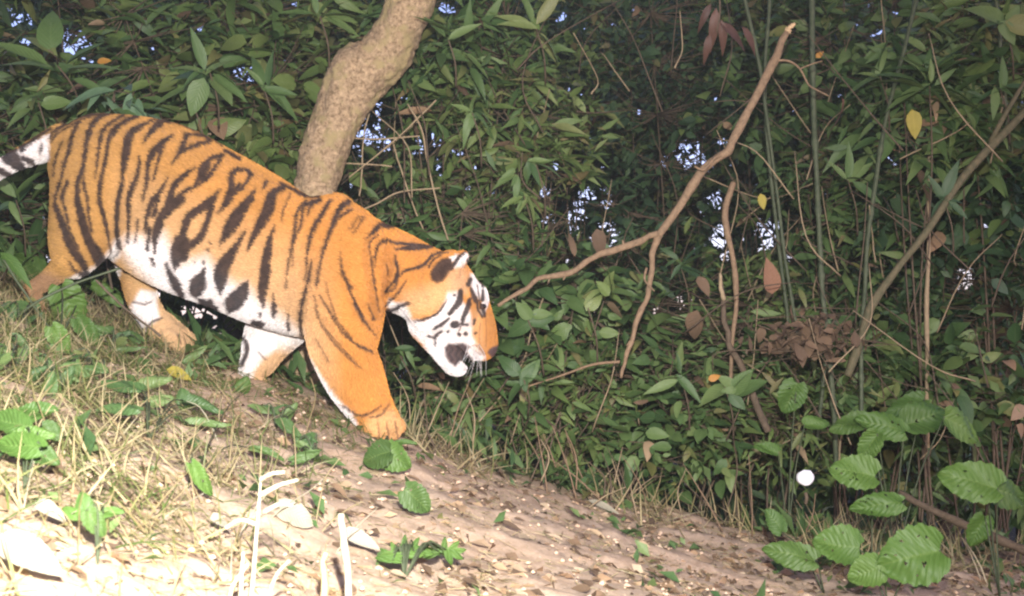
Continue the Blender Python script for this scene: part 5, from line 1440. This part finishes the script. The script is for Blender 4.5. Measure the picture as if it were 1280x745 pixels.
def clump(x, y, s=2.2): return .5 + .5 * np.sin(x * s * 2.1 + 1.3 * np.sin(y * s * 1.7)) * np.sin(y * s * 1.9 + 1.1 * np.sin(x * s * 2.3))
rg = np.random.default_rng(77)
bare = lambda x, y: np.clip(.34 + .9 * np.clip((x - (y - 4.2) * .3 - .15) * 1.4, 0, 1) + .75 * np.clip((-.55 - x) * 1.6, 0, 1) + .9 * np.clip((y - 4.7) * 3, 0, 1), 0, 1) * (.35 + .65 * clump(x, y))
scatter('leaf_litter', 'brown leaf litter spread over slope and bank', 'litter', 22000, (-3, 3.4), (1.2, 6.6), 'ovate', M_DRY, .030, rg, dens=bare, sizevar=.7)
scatter('dark_litter', 'dark rotting litter on the bank edge', 'litter', 11000, (-3, 3.4), (1.6, 6.8), 'ovate', M_BROWN, .036, rg, dens=bare)
scatter('straw_bits', 'small straw bits strewn over the bare clay', 'straw', 42000, (-2.2, 2.8), (1.2, 5.4), 'blade', M_STRAW, .042, rg, dens=lambda x, y: .35 + .6 * clump(x, y, 3))
scatter('dry_grass', 'pale dry grass tangle covering the lower left of the slope', 'grass', 46000, (-2.6, .2), (1.25, 5.1), 'blade', M_STRAW, .075, rg,
        dens=lambda x, y: np.clip((-.28 - x - (y - 2.2) * .24) * 1.6, 0, 1) * (.3 + .7 * clump(x, y, 2.6)), upright=.45)
scatter('bank_grass', 'dry grass and stalks along the edge of the bank', 'grass', 15000, (-.6, 3.2), (3.6, 5.7), 'blade', M_STRAW, .13, rg,
        dens=lambda x, y: np.clip((y - 4.5 + .5 * np.sin(x * 7) * np.sin(x * 3.1 + y)) * 2 + .15 + .35 * np.clip(x - .3, 0, 1), 0, 1) * clump(x, y, 3), upright=.7)
scatter('green_grass', 'short green grass among the dry stalks at left', 'grass', 52000, (-2.6, .1), (1.6, 5.4), 'blade', M_GRASS, .07, rg,
        dens=lambda x, y: np.clip((-.35 - x) * 1.2, 0, 1) * clump(x, y, 3.3) ** 1.5, upright=.5)
scatter('undergrowth', 'low green undergrowth behind the crest of the bank', 'undergrowth', 15000, (-3.6, 4.5), (4.35, 8.5), 'lance', M_LEAF, .11, rg,
        dens=lambda x, y: np.clip((y - 4.75 + .45 * np.sin(x * 5.3 + 1)) * 2.5, .0, 1) * (.3 + .7 * clump(x, y, 2)), upright=.5, lift=.03)
scatter('ground_herbs', 'small green herbs dotted over slope and bank', 'herbs', 9000, (-2.8, 3.4), (1.8, 5.4), 'ovate', M_LEAF, .045, rg,
        dens=lambda x, y: np.clip(.08 + np.abs(x + .1) * .45 + np.clip((-.7 - x) * 1.2, 0, 1) * np.clip((y - 3) * .6, 0, 1), 0, 1) * (clump(x, y, 4) > .6), upright=.3, lift=.015)

# clods of dry clay
rg = np.random.default_rng(12)
n = 5200
x = rg.uniform(-2.2, 2.8, n); y = rg.uniform(1.2, 5.4, n)
k = rg.random(n) < .25 + .75 * clump(x, y, 2.7); x, y = x[k], y[k]; n = len(x)
o8 = np.array([[1, 0, 0], [.5, .8, .1], [-.5, .85, 0], [-1, 0, .1], [-.45, -.85, 0], [.5, -.8, .05], [.1, .1, .75], [-.1, 0, -.5]])
t8 = np.array([[a, (a + 1) % 6, 6] for a in range(6)] + [[(a + 1) % 6, a, 7] for a in range(6)])
sz = .003 + .010 * rg.random(n) ** 3
V = o8[None] * (1 + .45 * (rg.random((n, 8, 3)) - .5)) * sz[:, None, None]
a = rg.random(n) * 6.283; ca, sa = np.cos(a)[:, None], np.sin(a)[:, None]
V = np.stack([V[..., 0] * ca - V[..., 1] * sa, V[..., 0] * sa + V[..., 1] * ca, V[..., 2]], -1)
V += np.stack([x, y, gh(x, y) + .008], -1)[:, None, :]
tag(link('clay_crumbs', mesh_np('clods', V.reshape(-1, 3), None, (t8[None] + np.arange(n)[:, None, None] * 8).reshape(-1, 3), g.data.materials[0])), 'crumbly clods of dry clay strewn over the slope', 'clods', kind='stuff')

# stalks glaring in the flash at the bottom
gs = empty('glaring_stalks', P(318, 760, 1.75)); tag(gs, 'bunch of overexposed forked stalks glaring white at the bottom left of centre', 'stalks')
for pts in ([(312, 770, 1.72), (318, 700, 1.72), (323, 640, 1.72), (326, 595, 1.72)], [(323, 620, 1.72), (350, 606, 1.73), (372, 600, 1.74)], [(325, 600, 1.72), (340, 592, 1.7), (356, 590, 1.7)], [(320, 655, 1.72), (300, 650, 1.7), (282, 660, 1.68)],
            [(330, 760, 1.7), (345, 720, 1.7), (362, 700, 1.7)], [(300, 765, 1.7), (302, 720, 1.7), (304, 690, 1.7)], [(330, 640, 1.72), (350, 630, 1.72), (366, 632, 1.72)], [(285, 770, 1.7), (290, 735, 1.7), (310, 705, 1.7)]):
    child_tube('stalk', gs, pts, px_r(pts, [3.4, 2.8, 2.4, 1.4][:len(pts)]), M_PALE_OVERLIT, 6, rough=.5, n=14)
stub = stem_thing('cut_stub', 'upright cut white stub beside the bleached leaf at the bottom', 'stub', [(436, 770, 1.9), (433, 700, 1.9), (427, 642, 1.9)], px_r([(0, 0, 1.9)] * 3, [5, 5.5, 5]), M_PALE_OVERLIT, n=14)  # white of stub and leaf is flash overexposure painted in, not bleaching
stub2 = stem_thing('cut_stub', 'short pale stub left of the taller white stub', 'stub', [(404, 770, 1.85), (405, 720, 1.85), (406, 690, 1.85)], px_r([(0, 0, 1.85)] * 3, [5, 5, 4]), M_STRAW, n=10)
stem_thing('cut_stub', 'blunt white stub at the bottom left edge of the frame', 'stub', [(118, 770, 1.6), (117, 735, 1.6), (114, 712, 1.6)], px_r([(0, 0, 1.6)] * 3, [7, 7, 5]), M_PALE_OVERLIT, n=10)
for k in range(46):
    px = rg.uniform(-10, 420); py = rg.uniform(560, 745) if px < 380 else rg.uniform(640, 745)
    Y = None
    for yy in np.arange(1.3, 5, .02):
        p = P(px, py, yy)
        if p.z <= float(gh(p.x, yy)): Y = yy; break
    if Y is None: continue
    h_ = rg.uniform(30, 95); dx = rg.normal(0, 26)
    stem_thing('dry_stalk', 'bent dry grass stalk standing in the straw at lower left', 'stalk', [(px, py + 3, Y), (px + dx * .5, py - h_ * .4, Y), (px + dx * 1.1, py - h_ * .75, Y - .03), (px + dx * 1.5 + rg.normal(0, 8), py - h_ * rg.uniform(.8, 1.1), Y - .05)],
               px_r([(0, 0, Y)] * 4, [1.1, 1.0, .8, .4]), M_STRAW if k % 5 else M_PALE_OVERLIT, sides=4, group='dry stalks in the straw', n=10)

# sprays: leafy shoot tips that stand out in the flash
def spray(label, px, py, Y, leaves, mat=M_LEAF, base=None, kind='lance'):
    root = empty('leafy_shoot', P(px, py, Y)); tag(root, label, 'shoot')
    for (ax, ay, L, an, face) in leaves:
        d = np.array([[math.cos(R(an)), random.uniform(-.45, .2), math.sin(R(an))]])
        r = frames(d, np.array([[random.uniform(-.3, .3), -face, 1.1 - face]]), np.zeros(1))[0] * (L * Y / F)
        p0 = P(ax, ay, Y) - root.location
        M = Matrix.Identity(4)
        for a in range(3):
            for b_ in range(3): M[a][b_] = r[a, b_]
            M[a][3] = p0[a] + random.uniform(-.02, .02)
        link('leaf', leaf_mesh(kind, random.randrange(4), mat), root, mtx=M)
    bx, by = base or (px + 12, py + 70)
    pts = [(px, py, Y), ((px + bx) / 2 + 4, (py + by) / 2, Y + .02), (bx, by, Y + .12)]
    child_tube('stem', root, pts, [.0028, .0035, .0045], M_TWIG, 5, n=10)
    return root


def whorl(px, py, L, n, a0=-30, a1=210, face=.5):
    return [(px, py, L * random.uniform(.45, 1.15), a0 + (a1 - a0) * (i + random.uniform(-.3, 1.3)) / n, face + random.uniform(-.5, .4)) for i in range(n)]


spray('shoot with one large upright oval leaf at the top left corner', 60, 62, 4.9, [(60, 62, 62, 97, .95)], kind='ovate', base=(72, 80))
spray('shoot of long spreading leaves below the large upright leaf', 72, 82, 4.9, [(62, 76, 82, 158, .5), (70, 84, 70, 170, .4), (66, 72, 60, 140, .6), (78, 78, 66, 22, .5), (80, 86, 74, 6, .35), (84, 92, 50, -20, .5)], base=(100, 130))
spray('blotched single oval leaf hanging between tail and pale plant', 48, 128, 5.0, [(46, 128, 36, 15, .9)], kind='ovate', mat=M_OLIVE)
spray('pointed shoot at the top edge just right of the crooked trunk', 560, 48, 5.0, whorl(560, 45, 46, 7, 0, 190), base=(570, 110))
spray('shoot of narrow leaves right of the trunk bend', 590, 140, 5.1, whorl(590, 140, 40, 8, -150, 150), mat=M_LEAF)
spray('hanging leaf cluster above the space before the tiger face', 670, 205, 5.2, whorl(662, 200, 40, 8, -120, 20) + whorl(650, 215, 34, 5, 180, 260), mat=M_LEAF)
spray('drooping cluster of ragged leaves above the dead branch', 655, 245, 5.2, whorl(655, 245, 34, 8, 190, 350), mat=M_OLIVE)
spray('shoot at the top edge, middle of the picture', 670, 35, 5.3, whorl(670, 35, 52, 8, -40, 200), mat=M_OLIVE)
spray('shoot of three broad leaves above the middle of the tiger back', 262, 90, 5.0, whorl(262, 90, 56, 6, -50, 200, .6))
spray('shoot of dark leaves left of the trunk at its bend', 330, 110, 5.1, whorl(330, 110, 52, 7, -80, 190, .6))
spray('shoot with a big down pointing leaf over the tiger back', 245, 140, 5.0, [(262, 100, 50, -110, .85), (262, 100, 44, -40, .6), (258, 98, 44, 160, .5)], kind='ovate')
spray('shoot at the top edge left of the trunk', 400, 20, 5.05, whorl(400, 20, 56, 7, -70, 230))
spray('whorled crown of long drooping leaves over the yellow hanging leaf', 1162, 108, 5.3, whorl(1162, 108, 66, 11, -60, 240, .45) + whorl(1160, 90, 46, 6, 10, 170, .5), mat=M_LEAF, base=(1160, 300))
spray('leafy shoot at the right edge below the corner pole', 1250, 110, 5.2, whorl(1250, 110, 56, 8, -100, 200, .5), mat=M_LEAF)
spray('shoot with a large leaf in the top right corner', 1255, 30, 5.1, whorl(1255, 30, 50, 5, -60, 200, .8), kind='ovate')
spray('shoot of leaves left of the hanging yellow leaf', 1100, 95, 5.4, whorl(1100, 95, 46, 8, -60, 220, .5))
spray('leafy shoot between thickest pole and leaning pole', 1060, 225, 5.4, whorl(1060, 225, 48, 8, -60, 220, .5))
spray('shoot crossing in front of the leaning pole', 1180, 250, 5.1, whorl(1180, 250, 48, 7, -60, 220, .5), mat=M_DARKLEAF)
spray('green shoot directly before the tiger nose', 660, 400, 5.0, whorl(665, 400, 46, 7, -60, 220, .6), kind='ovate', base=(680, 470))
spray('bright small shoot low before the chest', 500, 445, 4.95, whorl(500, 440, 30, 5, -130, 30, .6), base=(520, 500))
spray('lobed leaves at the foot of the thin pale cane', 655, 475, 4.9, whorl(655, 475, 34, 6, -150, 150, .8), kind='ovate', base=(660, 520))
spray('shoot right of the lower bough of the dead branch', 850, 470, 5.1, whorl(850, 470, 46, 8, -60, 230, .5))
spray('shoot beside the small orange leaf', 905, 480, 5.15, whorl(915, 490, 40, 7, -60, 230, .6), kind='ovate')
spray('shoot under the level bough of the dead branch', 735, 385, 5.1, [(728, 392, 36, 55, .9)] + whorl(760, 370, 40, 6, -60, 230, .5), kind='ovate', mat=M_OLIVE)
spray('dark shoot in the fork of the dead branch', 850, 330, 5.6, whorl(850, 330, 40, 8, -60, 230, .5), mat=M_DARKLEAF)
spray('shoot behind the tail tip at the left edge', 20, 250, 5.0, whorl(20, 250, 50, 7, -60, 230, .5))
spray('narrow leaf arching over the litter at the left edge', 10, 318, 3.95, [(4, 312, 60, -35, .6), (10, 318, 40, 160, .5)], mat=M_BROAD, base=(2, 350))

# small white ball on a stalk, added to stand in for a round glare
mw = plain('glare_white', (.9, .9, .92), .4, .6)
glare_o = empty('glare_stand_in', P(1007, 612, 4.3)); tag(glare_o, 'small round brilliant white ball added for a spot of glare, in the brown litter at right', 'glare spot')
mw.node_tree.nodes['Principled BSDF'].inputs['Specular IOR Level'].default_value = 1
cp = ball('glare_ball', P(1007, 597, 4.3), (.031, .026, .027), mw, glare_o, 24, 16)
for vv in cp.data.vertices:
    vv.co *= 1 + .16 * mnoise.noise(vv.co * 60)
link('stalk', mesh_np('stalk', *tube_arr(np.array([[0, 0, -.05], [.004, 0, -.03], [0, 0, -.01]]), [.006, .006, .006], 8), M_TWIG), glare_o)  # stalk added only to carry the glare ball

# green creeping stems over the near hind leg, far left
for pts, lab in (([(5, 325, 3.8), (40, 380, 3.8), (75, 425, 3.75), (110, 455, 3.7)], 'green brown stem slanting down across the hind leg'),
                 ([(5, 408, 3.8), (50, 375, 3.8), (100, 352, 3.85), (150, 335, 3.9)], 'pale green stem rising to the right across the haunch foot'),
                 ([(120, 350, 3.95), (150, 380, 3.95), (200, 420, 3.9)], 'brown stick lying below the haunch')):
    stem_thing('creeping_stem', lab, 'stem', pts, px_r(pts, [1.7] * len(pts)), M_STEM if 'green' in lab else M_TWIG, sides=6, n=24)

# ------------------------------------------------------------------ humid air lit by the flash
hx, hy0, hy1, hz0, hz1 = 26.0, -12.0, 28.0, -5.5, 11.0
hv = np.array([(x, y, z) for x in (-hx, hx) for y in (hy0, hy1) for z in (hz0, hz1)], float)
hq = np.array([(0, 1, 3, 2), (4, 6, 7, 5), (0, 4, 5, 1), (2, 3, 7, 6), (0, 2, 6, 4), (1, 5, 7, 3)])
hm = bpy.data.materials.new('humid_air'); hm.use_nodes = True
hn = hm.node_tree; hn.nodes.remove(hn.nodes['Principled BSDF'])
pv = hn.nodes.new('ShaderNodeVolumePrincipled')
pv.inputs['Color'].default_value = (.88, .93, 1, 1); pv.inputs['Density'].default_value = .0011; pv.inputs['Anisotropy'].default_value = .0
hn.links.new(pv.outputs[0], hn.nodes['Material Output'].inputs['Volume'])
hz = link('haze', mesh_np('haze', hv, hq, None, hm, smooth=False))
tag(hz, 'thin humid forest air lit by the flash', kind='stuff')
scene.cycles.volume_bounces = 0
